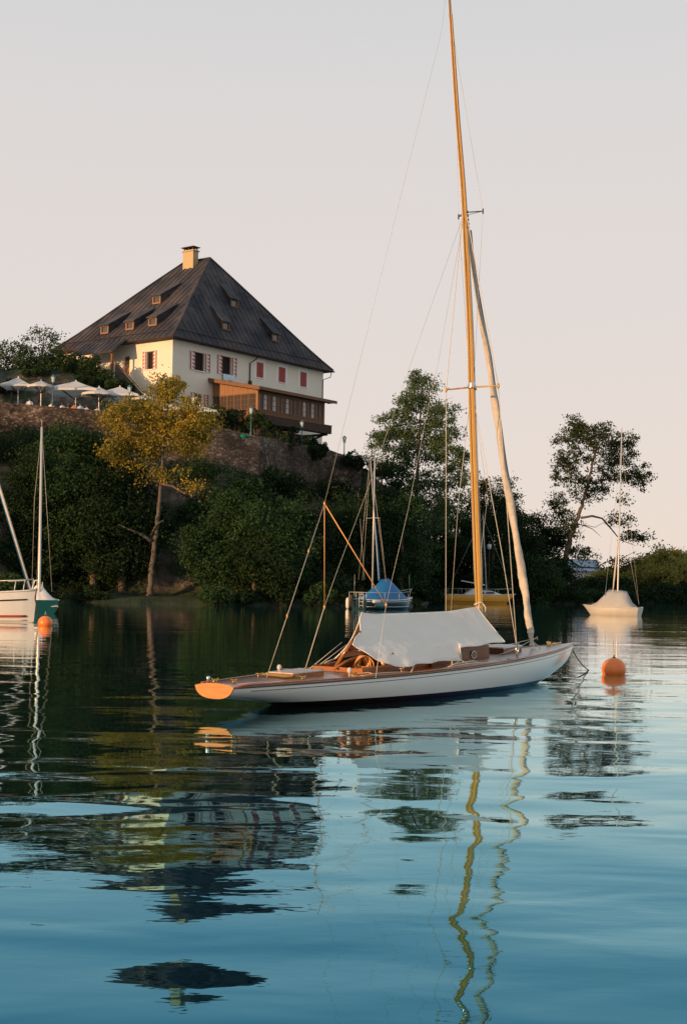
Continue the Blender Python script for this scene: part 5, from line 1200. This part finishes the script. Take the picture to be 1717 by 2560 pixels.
# side rope along the deck edge, tie lines
tie = [Vector((u, -(hb(u / BL) - .10), dz(u, -.7) + .012 + .02 * math.sin(u * 3))) for u in np.linspace(2.2, 5.7, 26)]; wire('deck_line', tie, .009, 'rope')
wire('deck_line', [Vector((4.35, -.72, .55)), Vector((4.3, -.74, .47)), Vector((4.9, -.74, .5)), Vector((5.1, -.70, .47))], .010, 'rope')
wire('guard_wire', [cen(702, 1673, .4), cen(760, 1675, .55), cen(839, 1669, .62)], .007, 'rope')
wire('guard_wire', [cen(839, 1669, .3), cen(900, 1682, -.2), cen(937, 1687, -.6)], .006, 'rope')

# tent cover over the boom
def v3(px, py, v): return cen(px, py, v)
SB = [(0, v3(880, 1610, -.34)), (.10, v3(920, 1637, -.52)), (.2, v3(960, 1658, -.66)), (.27, v3(992, 1667, -.74)), (.36, v3(1029, 1664, -.76)), (.5, v3(1080, 1656, -.76)), (.62, v3(1125, 1651, -.75)), (.68, v3(1152, 1650, -.73)), (.70, v3(1150, 1620, -.70)), (1, v3(1261, 1604, -.66))]
SBS = [(0, v3(880, 1610, -.34)), (.10, v3(920, 1637, -.52)), (.2, v3(960, 1652, -.66)), (.27, v3(992, 1657, -.73)), (.5, v3(1080, 1640, -.72)), (.68, v3(1146, 1624, -.70)), (1, v3(1261, 1604, -.66))]
PB = [(0, v3(836, 1648, .60)), (.2, v3(880, 1640, .72)), (.5, v3(980, 1625, .76)), (1, v3(1150, 1590, .72))]
RGt = [(0, RG[0]), (.12, RG[1]), (.33, RG[2]), (.52, RG[3]), (.72, RG[4]), (.88, RG[5]), (1, RG[6])]
def lerp_list(Lz, s):
    for i in range(len(Lz) - 1):
        if Lz[i][0] <= s <= Lz[i + 1][0]: f = (s - Lz[i][0]) / (Lz[i + 1][0] - Lz[i][0]); return Lz[i][1].lerp(Lz[i + 1][1], f)
    return Lz[-1][1].copy()
ns_, nj = 90, 22; P_ = []; ss = sorted(set(list(np.linspace(0, 1, ns_)) + [.679, .6801, .6999, .7001]))
for s in ss:
    r_ = lerp_list(RGt, s); a_ = lerp_list(PB, s); b_ = lerp_list(SBS, s); be_ = lerp_list(SB, s); row = []
    for j in range(nj + 1): # port side, inside out
        f = 1 - j / nj; p = r_.lerp(a_, f); bul = math.sin(math.pi * f); p += Vector((0, -.06 * bul, -.05 * bul)) if s < .5 else Vector((0, .0, -.05 * bul)); row.append(p)
    for j in range(1, nj + 1):
        f = j / nj; p = r_.lerp(b_, f); bul = math.sin(math.pi * f)
        p = p + (be_ - b_) * max(0, (f - .82) / .18)
        wr = .014 * math.sin(s * 38 + f * 5) * f + .014 * math.sin((s - .02) / (f + .25) * 16) * bul * max(0, 1 - s * 1.6) + .028 * math.sin((s * 1.4 + f) * 9) * bul * (1 - s * .5) + .016 * NZ.noise(Vector((s * 6, f * 2.5, 3)))
        p += Vector((0, -.035 * bul * (1 - .6 * s) + wr * .9, -.03 * bul + wr * .5))
        if f > .8 and s < .66: p += Vector((0, .05 * ((f - .8) / .2) ** 2 * math.sin(s * 50) * .4, 0))
        row.append(p)
    P_.append(row)
m_ = MB(); m_.grid(P_); cv = m_.build('boat_cover', M['canvas'], smooth=True); cv.location = (BX, BY, 0); cv.rotation_euler = (0, 0, BT)
tag(cv, 'white canvas tent cover draped over the boom of the front sailboat', 'boat cover')
sd = cv.modifiers.new('thickness', 'SOLIDIFY'); sd.thickness = .004
def cpart(mb, name, m, sm__=True): return mb.build(name, M[m], cv, sm__)
m_ = MB(); m_.tube([row[-1] for row in P_], .007, 5); cpart(m_, 'hem', 'canvas')
m_ = MB(); m_.tube([P_[0][k] for k in range(2 * nj + 1)], .010, 5); cpart(m_, 'hem', 'canvas')
m_ = MB(); m_.tube([P_[-1][k] for k in range(2 * nj + 1)], .007, 5); cpart(m_, 'hem', 'canvas')
q_ = P_[0][0]; m_ = MB(); m_.tube([q_, cen(818, 1655, .64), cen(795, 1671, .60)], .013, 6); cpart(m_, 'tie_strap', 'rope')
for a_, b_ in ((P_[28][-1], cen(1000, 1672, -.8)), (P_[34][-1], cen(1027, 1681, -.8)), (P_[60][-1], cen(1120, 1668, -.78)), (P_[62][-1], cen(1172, 1660, -.76))):
    m_ = MB(); m_.tube([a_, a_.lerp(b_, .5) + Vector((0, 0, -.01)), b_], .008, 5); cpart(m_, 'tie_strap', 'rope')
for px, py in ((900, 1580), (982, 1634)):
    q_ = cen(px, py, -.3 if px < 950 else -.62); m_ = MB(); m_.lathe(q_ + Vector((0, -.0, -.012)), [(.004, 0), (.013, .006), (.013, .018), (.004, .024)], 8); cpart(m_, 'eyelet', 'timber_dark')
for (a_, b_) in ((cen(855, 1606, .25), cen(768, 1677, .5)), (cen(866, 1612, .2), cen(775, 1680, .5)), (cen(822, 1658, .5), cen(762, 1678, .5))):
    m_ = MB(); m_.tube([a_, b_], .005, 5); cpart(m_, 'tie_line', 'rope')
# boom crutch, tiller, rope coil in the cockpit
cu = v3(868, 1620, .05)
def bar(name, pts, r, m, parent): m_ = MB(); m_.tube(pts, r, 8); return m_.build(name, M[m], parent, True)
bar('boom_crutch', [cen(838, 1668, .30), cen(880, 1604, .05)], .028, 'mahogany', boat)
bar('boom_crutch', [cen(858, 1634, .35), cen(840, 1668, .35)], .022, 'transom', boat)
bar('boom_crutch', [cen(952, 1650, -.38), cen(966, 1674, -.44)], .026, 'transom', boat)
bar('tiller', [cen(836, 1672, .0), cen(870, 1652, 0), cen(902, 1641, 0), cen(912, 1634, 0)], .02, 'mahogany', boat)
bar('cross_bar', [cen(876, 1668, .42), cen(962, 1674, -.44)], .030, 'transom', boat)
bar('cross_bar', [cen(872, 1626, .42), cen(905, 1628, .1)], .02, 'dark_wood', boat)
rc = thing('rope_coil', 'coil of orange brown rope hanging over the cross bar in the cockpit', 'rope', (BX, BY, 0), BT)
for k in range(7):
    c_ = cen(905 + 1.2 * k, 1640, -.02 - .02 * k); m_ = MB(); h_ = .19 + .012 * (k % 3); w_ = .035 + .012 * k
    m_.tube([c_ + Vector((w_ * math.sin(a) * .9, .03 * math.sin(a * 2 + k) - w_ * .8 * math.sin(a), -h_ * .5 + h_ * .5 * math.cos(a))) for a in np.linspace(0, 2 * math.pi, 20)], .010, 6, cap=False); m_.build('loop', M['rope_orange'], rc, True)
m_ = MB(); m_.tube([cen(868, 1690, -.5), cen(885, 1686, -.45), cen(920, 1682, -.5), cen(935, 1686, -.62), cen(905, 1692, -.68), cen(875, 1690, -.55)], .010, 6, cap=False); o_ = m_.build('loose_rope', M['rope_orange'], smooth=True); o_.location = (BX, BY, 0); o_.rotation_euler = (0, 0, BT); tag(o_, 'loose rope lying in a loop on the side deck beside the cockpit', 'rope')
# bow mooring rope into the water
bw = boat.matrix_world
def tow(p): return Vector((BX + p.x * cB - p.y * sB, BY + p.x * sB + p.y * cB, p.z))
e0 = tow(cen(1431, 1626)); e1 = on_z(1471, 1676, .0)
m_ = MB(); pts = [e0.lerp(e1, f) + Vector((0, 0, -.05 * math.sin(math.pi * f))) for f in np.linspace(0, 1.05, 12)]; m_.tube(pts, .010, 6); m_.tube([e1 + Vector((0, 0, .012)), on_z(1462, 1684, .010), on_z(1448, 1692, .005), on_z(1440, 1696, -.01)], .008, 5)
tag(m_.build('mooring_rope', M['rope_dark'], smooth=True), 'dark mooring rope running from the bow of the front sailboat into the water', 'rope')

# ------------------------------------------------------------------ buoys
def buoy(px, pw, d, label):
    p = on_z(px, pw, 0); r_ = d / 2; o = thing('mooring_buoy', label, 'buoy', p, 0, 'orange mooring buoys')
    m_ = MB(); prof = [(r_ * math.cos(a) * (1 if abs(a) < 1.2 else .98), r_ * math.sin(a) * .96 + r_ * .42) for a in np.linspace(-1.5, 1.5, 22)]; m_.lathe((0, 0, 0), prof, 32); m_.build('float', M['buoy'], o, True)
    m_ = MB(); m_.lathe((0, 0, r_ * 1.36), [(r_ * .16, 0), (r_ * .16, .012), (.012, .018), (.010, .05)], 12); m_.build('plate', M['rope_dark'], o)
    m_ = MB(); z_ = r_ * 1.36 + .05; m_.tube([(.022 * math.cos(a), 0, z_ + .022 + .022 * math.sin(a)) for a in np.linspace(0, 6.28, 12)], .005, 5, cap=False); m_.tube([(0, 0, z_ + .03), (.012, 0, z_ + .08), (.004, 0, z_ + .11)], .006, 5); m_.build('ring', M['rope'], o, True)
buoy(1534, 1686, .455, 'large orange mooring buoy on the open water at the right, nearest the camera')
buoy(113, 1565, .50, 'orange mooring buoy on the left in front of the white covered boat')
buoy(1284, 1507, .50, 'orange buoy at the bow of the amber boat')

# ------------------------------------------------------------------ other boats
def hull2(L_, B_, F_, draft=.25, tr_w=.75, bowrake=.5, sheer_up=.18, nt=24, ns=8, flare=.5):
    P = []
    for i in range(nt + 1):
        t = i / nt; w_ = B_ / 2 * (tr_w + (1 - tr_w) * math.sin(math.pi / 2 * min(1, t / .45))) if t < .45 else B_ / 2 * max(0, 1 - ((t - .45) / .55) ** 2.2) ** .9
        zs = F_ * (1 + sheer_up * (2 * t - .7) ** 2 * (1 if t > .35 else .5)); zk = -draft * math.sin(math.pi * min(1, .15 + t * .85)) ** .6 if t < .98 else 0.0
        row = []
        for j in range(-ns, ns + 1):
            s = abs(j) / ns; ang = (1 - s) * math.pi / 2; v = w_ * math.cos(ang) ** flare if j else 0; z = zk + (zs - zk) * (1 - math.sin(ang)) ** .9 if j else zk
            xr = -bowrake * (1 - (z - zk) / (zs - zk)) * max(0, (t - .6) / .4) ** 2 + .12 * (1 - (z - zk) / (zs - zk)) * (1 - min(1, t * 4))
            row.append(Vector((t * L_ + xr, math.copysign(v, j) if j else 0, z)))
        P.append(row)
    return P
def side_line(P, frac, r, off=.01, s=-1, t0=0, t1=1):
    n = len(P); ns = (len(P[0]) - 1) // 2; k = ns + s * 0; out_ = []
    for row in P[int(t0 * (n - 1)):int(t1 * (n - 1)) + 1]:
        half = row[ns::-1] if s < 0 else row[ns:]; zt, zk_ = half[-1].z, half[0].z; zz = zt - (zt - 0) * frac
        for a, b in zip(half[:-1], half[1:]):
            if a.z <= zz <= b.z: f = (zz - a.z) / max(1e-6, b.z - a.z); q = a.lerp(b, f); out_.append(q + Vector((0, s * off, 0))); break
    return out_
def basic_boat(name, label, loc, rz, L_, B_, F_, hull_m, deck_m='white', stripes=(), **kw):
    r = thing(name, label, 'sailboat', loc, rz); P = hull2(L_, B_, F_, **kw); ns = (len(P[0]) - 1) // 2
    m_ = MB(); m_.grid(P); h_ = m_.build('hull', M[hull_m], r, True)
    m_ = MB(); m_.prism([p + Vector((-.003, 0, 0)) for p in P[0]], (-.02, 0, 0)); m_.build('transom', M[hull_m], r)
    m_ = MB(); m_.grid([[Vector((row[0].x, row[0].y * f, row[0].z - .01 + .05 * (1 - f * f) * (row[0].y / B_))) for f in np.linspace(-1, 1, 7)] for row in P]); m_.build('deck', M[deck_m], r, True)
    for s in (-1, 1):
        m_ = MB(); m_.tube([(row[-1] if s > 0 else row[0]) for row in P], .035, 6); m_.build('gunwale', M[deck_m], r, True)
        for frac, rr_, mm in stripes:
            q = side_line(P, frac, rr_, .006, s, .0, .96)
            if len(q) > 2: m_ = MB(); m_.tube(q, rr_, 5); m_.build('stripe', M[mm], h_, True)
    return r, P
def boat_mast(r, x, z0_, z1_, m='alu', lean=(0, 0), rr_=.05, spr=None, band=True):
    m_ = MB(); m_.tube([(x, 0, z0_), (x + lean[0] * .5, lean[1] * .5, (z0_ + z1_) / 2), (x + lean[0], lean[1], z1_)], [rr_, rr_ * .95, rr_ * .7], 8); ms = m_.build('mast', M[m], r, True)
    if spr: 
        f = (spr[0] - z0_) / (z1_ - z0_); m_ = MB(); c_ = Vector((x + lean[0] * f, lean[1] * f, spr[0])); m_.tube([c_ + Vector((-.08, -spr[1], -.03)), c_, c_ + Vector((-.08, spr[1], -.03))], .018, 5); m_.build('spreader', M['alu'], ms, True)
    m_ = MB(); c_ = Vector((x + lean[0], lean[1], z1_)); m_.tube([c_ + Vector((-.18, 0, .03)), c_ + Vector((.12, 0, .03))], .02, 5); m_.tube([c_, c_ + Vector((0, 0, .35))], .010, 4); m_.build('masthead', M['alu'], ms, True)
    return ms
def lines(r, segs, rr_=.008, m='wire', name='stay'):
    for s in segs: m_ = MB(); m_.tube(s, rr_, 4); m_.build(name, M[m], r, True)
# --- blue covered boat, seen from the quarter
q = on_z(915, 1523, 0); k = q.y / FPX
Lh = 5.6; rot = rad(62)
r, P = basic_boat('sailboat', 'teal sailboat under a blue cover moored before the dark bank', (q.x - .55, q.y - .9, 0), rad(48), Lh, 2.15, .62, 'navy', 'white', ((.18, .022, 'white'), (.72, .018, 'white')), tr_w=.72)
m_ = MB(); P3 = []
cs = [(.35, .62, .70), (.9, .80, .98), (1.7, .90, 1.55), (2.3, .92, 2.0), (3.1, .92, 2.08), (3.6, .82, 1.75), (4.3, .62, 1.2), (4.9, .35, .86)]
for x_, w_, h_ in cs: P3.append([Vector((x_, -w_ * 1.02, .66)), Vector((x_, -w_ * .95, .66 + (h_ - .66) * .3)), Vector((x_, -w_ * .45, .66 + (h_ - .66) * .72)), Vector((x_, 0, h_)), Vector((x_, w_ * .45, .66 + (h_ - .66) * .72)), Vector((x_, w_ * .95, .66 + (h_ - .66) * .3)), Vector((x_, w_ * 1.02, .66))])
m_.grid(P3); m_.add(P3[0], [tuple(range(7))]); o_ = m_.build('boat_cover', M['blue'], smooth=True); o_.location = r.location; o_.rotation_euler = r.rotation_euler; tag(o_, 'bright blue tarpaulin draped over the boom of the teal boat', 'boat cover')
inv = Matrix.Translation(r.location) @ Matrix.Rotation(rad(48), 4, 'Z'); inv = inv.inverted()
def L_at(px, py, dY=0.): return inv @ at(px, py, q.y + .9 + dY)
mb_ = L_at(931, 1455); mt_ = L_at(925, 1133)
ms = boat_mast(r, mb_.x, .8, mt_.z, 'alu', (0, 0), .055, (mt_.z - (1296 - 1133) * (q.y / FPX), .62)); ms.data.transform(Matrix.Translation((0, mb_.y, 0)))
for c_ in ms.children: c_.data.transform(Matrix.Translation((0, mb_.y, 0)))
mastx = Vector((mb_.x, mb_.y, 0))
fj = [L_at(927, 1150), L_at(936, 1290), L_at(943, 1380), L_at(948, 1452)]; m_ = MB(); m_.tube(fj, [.03, .055, .07, .09], 8); m_.build('furled_sail', M['blue'], r, True); m_ = MB(); m_.tube([p + Vector((-.07, -.03, 0)) for p in fj], .022, 5); m_.build('furled_sail', M['sail'], r, True)
TP = L_at(925, 1136)
lines(r, [[TP, L_at(967, 1480)], [L_at(925, 1160), L_at(906, 1450)], [TP, L_at(896, 1450)], [L_at(948, 1296), L_at(966, 1460)], [L_at(900, 1297), L_at(911, 1450)]], .012)
def rail(r, pts, posts, name='guard_rail', m='alu', rr_=.018):
    m_ = MB(); m_.tube(pts, rr_, 6)
    for a, b in posts: m_.tube([a, b], rr_, 6)
    return m_.build(name, M[m], r, True)
z1_ = 1.12
rail(r, [(-.05, -.75, z1_), (-.05, .75, z1_), (.8, .88, z1_)], [((-.05, y_, .6), (-.05, y_, z1_)) for y_ in (-.75, -.3, .3, .75)] + [((.8, .88, .6), (.8, .88, z1_))], 'pushpit')
rail(r, [(-.05, -.75, z1_), (1.5, -1.02, z1_), (3., -1.02, z1_), (4.5, -.6, 1.2), (5.4, -.1, 1.35)], [((x_, y_, .62), (x_, y_, z1_)) for x_, y_ in ((1.5, -1.02), (3., -1.02), (4.4, -.65))], 'lifeline', rr_=.012)
rail(r, [(5.4, -.12, 1.35), (5.6, 0, 1.4), (5.4, .12, 1.35), (4.6, .55, 1.2)], [((5.3, 0, .8), (5.5, 0, 1.38))], 'pulpit')
m_ = MB()
for zz in (.25, .5, .75, 1.0): m_.tube([(-.12, -.55, zz), (-.12, -.2, zz)], .02, 6)
m_.tube([(-.12, -.55, .1), (-.12, -.55, 1.15)], .022, 6); m_.tube([(-.12, -.2, .1), (-.12, -.2, 1.15)], .022, 6); m_.build('ladder', M['alu'], r, True)
for c_, ax in (((-.16, .78, .38), (0, 0, 1)), ((.7, -1.0, .52), (1, 0, 0))):
    m_ = MB(); c_ = Vector(c_); a_ = Vector(ax); m_.tube([c_ - a_ * .38, c_ - a_ * .33, c_ - a_ * .2, c_ + a_ * .2, c_ + a_ * .33, c_ + a_ * .38], [.03, .09, .13, .13, .09, .03], 10); m_.build('fender', M['fender'], r, True)
m_ = MB(); c_ = Vector((.95, -1.03, .18)); m_.lathe((0, 0, 0), [(.02, -.35), (.3, -.22), (.42, 0), (.3, .22), (.02, .32)], 16); o_ = m_.build('sailbag', M['teal'], r, True); o_.scale = (1.5, .25, .75); o_.location = (1.15, -1.0, .28)
m_ = MB(); m_.lathe((-.3, .35, .5), [(.02, -.35), (.05, -.3), (.07, .0), (.12, .1), (.12, .38), (.05, .45)], 10); m_.build('outboard_motor', M['timber_dark'], r, True)
lines(r, [[(-.05, .3, 1.1), (-.05, .3, 2.3)], [(5.3, 0, 1.3), (5.3, .0, 2.4)]], .012, 'alu', 'antenna')

# --- amber boat in profile
q = at(1202, 1507.5, 136); x0_ = at(1112, 1506, 136).x; x1_ = at(1290, 1510, 136).x; Ly = x1_ - x0_
r, P = basic_boat('sailboat', 'amber sailboat with white cabin moored in profile below the dark trees', (x0_, 136, 0), rad(4), Ly, 2.3, .82, 'yellow_hull', 'white', ((.80, .02, 'timber_dark'),), tr_w=.7, bowrake=.9, sheer_up=.1)
m_ = MB(); P3 = []
for x_, w_, h_ in ((1.9, .55, .9), (2.25, .72, 1.12), (2.7, .78, 1.42), (3.3, .78, 1.42), (3.32, .78, 1.26), (4.6, .70, 1.24), (5.2, .55, 1.05), (5.7, .35, .88)):
    P3.append([Vector((x_, -w_, .84)), Vector((x_, -w_ * .85, h_ - .03)), Vector((x_, -w_ * .5, h_ + .03)), Vector((x_, w_ * .5, h_ + .03)), Vector((x_, w_ * .85, h_ - .03)), Vector((x_, w_, .84))])
m_.grid(P3); cb_ = m_.build('cabin', M['white'], r)
for xa_, xb_ in ((2.95, 3.28), (3.42, 3.9), (3.98, 4.9)):
    for s in (-1, 1):
        m_ = MB(); m_.prism([(xa_, s * .80, .96), (xb_, s * .77, .96), (xb_ - .12, s * .74, 1.16), (xa_ + .04, s * .76, 1.16)], (0, s * .03, 0)); m_.build('window', M['glass_dark'], cb_)
m_ = MB(); m_.prism([(2.15, -.3, 1.15), (2.6, -.3, 1.44), (2.6, .3, 1.44), (2.15, .3, 1.15)], (-.03, 0, .03)); m_.build('companionway', M['mahogany'], cb_)
k = 136 / FPX; mx = at(1217, 1478, 136).x - x0_; ztop_ = at(1208, 1290, 136).z
boat_mast(r, mx, 1.0, ztop_, 'alu', (at(1208, 1290, 136).x - x0_ - mx, 0), .055, (at(1210, 1385, 136).z, .5))
bz0, bz1 = at(1213, 1463, 136), at(1153, 1452, 136); m_ = MB(); m_.tube([(bz0.x - x0_, 0, bz0.z), (bz1.x - x0_, 0, bz1.z)], .06, 8); m_.build('boom', M['white'], r, True)
rail(r, [(.1, -1.0, 1.42), (1.5, -1.1, 1.42), (3.2, -1.15, 1.42), (5.2, -.75, 1.42), (6.6, -.2, 1.5), (6.9, 0, 1.52)], [((x_, y_, .85), (x_, y_, 1.42)) for x_, y_ in ((.1, -1.0), (1.5, -1.1), (1.9, -1.1), (3.2, -1.15), (5.2, -.75))] + [((6.0, -.4, .9), (6.6, -.2, 1.5))], 'lifeline', rr_=.014)
rail(r, [(.1, 1.0, 1.42), (3.2, 1.15, 1.42), (5.2, .75, 1.42), (6.9, 0, 1.52)], [((x_, y_, .85), (x_, y_, 1.42)) for x_, y_ in ((.1, 1.0), (1.5, 1.1), (3.2, 1.15), (5.2, .75))], 'lifeline', rr_=.014)
TPp = Vector((at(1208, 1290, 136).x - x0_, 0, ztop_)); lines(r, [[TPp, (6.9, 0, .9)], [TPp, (.1, 0, .9)], [TPp, (mx - .1, -1.1, .9)], [TPp, (mx - .1, 1.1, .9)]], .010)

# --- grey covered boat right
q = on_z(1556, 1540, 0); sc_ = q.y / FPX; rot = rad(125)
r, P = basic_boat('sailboat', 'cream sailboat under a grey white cover moored on the right with tall pale mast', (q.x + .95, q.y - .6, 0), rad(152), 3.6, 1.6, .52, 'cream_hull', 'cream_hull', (), tr_w=.7, sheer_up=.12)
inv = (Matrix.Translation(r.location) @ Matrix.Rotation(rad(152), 4, 'Z')).inverted()
def L2(px, py, dY=0.): return inv @ at(px, py, q.y + dY)
m_ = MB(); P3 = []
for x_, w_, h_ in ((.35, .60, .60), (.6, .66, .9), (.85, .70, 1.5), (1.2, .72, 1.56), (1.8, .74, 1.6), (2.0, .74, 1.58), (2.35, .66, 1.18), (2.7, .52, .82), (3.1, .36, .64), (3.45, .14, .60)):
    P3.append([Vector((x_, -w_ * 1.06, .50)), Vector((x_, -w_ * .95, .54 + (h_ - .54) * .30)), Vector((x_, -w_ * .5, .54 + (h_ - .54) * .78)), Vector((x_, 0, h_)), Vector((x_, w_ * .5, .54 + (h_ - .54) * .78)), Vector((x_, w_ * .95, .54 + (h_ - .54) * .30)), Vector((x_, w_ * 1.06, .50))])
m_.grid(P3); m_.add(P3[0], [tuple(range(7))]); o_ = m_.build('boat_cover', M['greywhite'], smooth=True); o_.location = r.location; o_.rotation_euler = r.rotation_euler; tag(o_, 'grey white cover tented over the boat moored on the right', 'boat cover')
mB, mT = L2(1544, 1472), L2(1554, 1070)
m_ = MB(); m_.tube([(mB.x, mB.y, .5), (mB.x, mB.y, mB.z), (mT.x, mT.y, mT.z)], [.05, .05, .035], 8); m_.build('mast', M['alu'], r, True)
a_, b_ = L2(1531, 1488), L2(1551, 1290); m_ = MB(); m_.tube([a_, a_.lerp(b_, .3) + Vector((0, .01, 0)), b_], [.035, .055, .03], 8); m_.build('furled_sail', M['sail'], r, True)
lines(r, [[L2(1554, 1110), L2(1511, 1500)], [L2(1554, 1110), L2(1597, 1512)], [L2(1552, 1200), L2(1575, 1400), L2(1597, 1512)]], .008)
m_ = MB(); m_.tube([L2(1512, 1500), L2(1516, 1458)], .02, 5); m_.build('flagpole', M['verdigris'], r, True)

# --- left boats: white hull cut by the frame, teal boat under a white cover
q = on_z(84, 1557, 0); hd = math.atan2(-.32, .95)
Lw = 6.2; st = q - Vector((math.cos(hd), math.sin(hd), 0)) * (Lw - .12)
r, P = basic_boat('sailboat', 'white sailboat with red waterline stripe at the left edge, bow to the right', (st.x, st.y, 0), hd, Lw, 2.2, 1.0, 'white', 'white', ((.28, .03, 'glass_dark'), (.80, .045, 'red'), (.93, .03, 'white')), tr_w=.8, bowrake=.12, sheer_up=.12)
inv = (Matrix.Translation(r.location) @ Matrix.Rotation(hd, 4, 'Z')).inverted(); yq = q.y
def L3(px, py, dY=0.): return inv @ at(px, py, yq + dY)
m_ = MB(); P3 = []
for x_, w_, h_ in ((1.4, .75, 1.1), (1.8, .80, 1.45), (3.6, .75, 1.42), (4.3, .55, 1.15), (4.9, .3, 1.05)):
    P3.append([Vector((x_, -w_, 1.0)), Vector((x_, -w_ * .85, h_ - .05)), Vector((x_, w_ * .85, h_ - .05)), Vector((x_, w_, 1.0))])
m_.grid(P3); m_.build('cabin', M['white'], r)
mx3 = 3.5; boat_mast(r, mx3, 1.2, 8.4, 'alu', (0, 0), .05, (5.0, .5))
st_ = L3(78, 1468, -.0); m_ = MB(); tpp = Vector((mx3, 0, 7.8)); m_.tube([(st_.x, 0, 1.1), Vector((st_.x, 0, 1.1)).lerp(tpp, .5), tpp], [.035, .05, .03], 7); m_.build('furled_sail', M['sail'], r, True)
lines(r, [[(st_.x - .1, .05, 1.1), tpp + Vector((-.1, .05, 0))]], .03, 'blue', 'sail_strip')
rail(r, [(4.6, -.6, 1.5), (5.5, -.3, 1.55), (6.05, 0, 1.6), (5.5, .3, 1.55), (4.6, .6, 1.5)], [((5.4, -.3, 1.), (5.5, -.3, 1.55)), ((6.0, 0, 1.05), (6.05, 0, 1.6)), ((5.4, .3, 1.), (5.5, .3, 1.55))], 'pulpit')
m_ = MB(); m_.tube([(6.05, 0, 1.1), (6.2, -.02, 1.25), (6.15, -.05, .9), (6.25, 0, .4), (6.3, .05, -.1)], .02, 6); m_.build('mooring_line', M['rope_dark'], r, True)

q = on_z(118, 1534, 0); rt = rad(100); yq2 = q.y
r, P = basic_boat('sailboat', 'teal sailboat behind the left buoy with a white sloping cover and grey mast', (q.x - .0, q.y - 1.2, 0), rad(108), 5.0, 1.9, .62, 'teal', 'white', ((.5, .02, 'white'),), tr_w=.8)
inv = (Matrix.Translation(r.location) @ Matrix.Rotation(rad(108), 4, 'Z')).inverted()
def L4(px, py, dY=0.): return inv @ at(px, py, yq2 + dY)
cvp = MB()
A1, A2, A3, A4 = at(96, 1458, yq2 + .6), at(145, 1505, yq2 - 1.0), at(146, 1518, yq2 - 1.1), at(112, 1517, yq2 - 1.0)
B1, B2 = at(84, 1470, yq2 + .2), at(86, 1508, yq2 - .9)
C1, C2 = at(101, 1458, yq2 + 2.6), at(140, 1500, yq2 + 1.6)
rows = []
for f in np.linspace(0, 1, 9):
    rows.append([B1.lerp(B2, f), A1.lerp(A4, f).lerp(B1.lerp(B2, f), .35), A1.lerp(A4, f) + Vector((0, 0, .03 * math.sin(f * 9))), A1.lerp(A3, f), C1.lerp(C2, f) + Vector((0, 0, -.1 * math.sin(f * 3.1)))])
cvp.grid(rows); cvp.add([A3, A4, B2], [(0, 1, 2)]); o_ = cvp.build('boat_cover', M['canvas'], smooth=True); tag(o_, 'white cover sloping down over the teal boat on the left', 'boat cover'); sd = o_.modifiers.new('t', 'SOLIDIFY'); sd.thickness = .01
mB, mT = L4(98, 1462), L4(104.5, 1068); m_ = MB(); m_.tube([(mB.x, mB.y, .5), mB, mT], [.07, .07, .05], 8); m_.build('mast', M['alu'], r, True)
m_ = MB(); m_.tube([mT, mT + Vector((0, 0, .35))], .012, 4); m_.tube([mT + Vector((-.2, 0, 0)), mT + Vector((.25, 0, .02))], .015, 4); m_.build('masthead', M['alu'], r, True)
lines(r, [[mT, L4(86, 1250), L4(80, 1462)], [mT, L4(130, 1480)], [L4(102, 1200), L4(92, 1462)]], .008)
for i, (px, py) in enumerate(((93, 1459), (106, 1462))):
    c_ = L4(px, py); m_ = MB(); m_.tube([c_ + Vector((.09 * math.cos(a), 0, .11 * math.sin(a))) for a in np.linspace(0, 6.28, 14)], .02, 5, cap=False); m_.build('rope_loop', M['rope'], r, True)
m_ = MB(); m_.tube([L4(84, 1468), L4(78, 1478), L4(87, 1452), L4(97, 1450)], .03, 6); m_.build('boom_strut', M['white'], r, True)
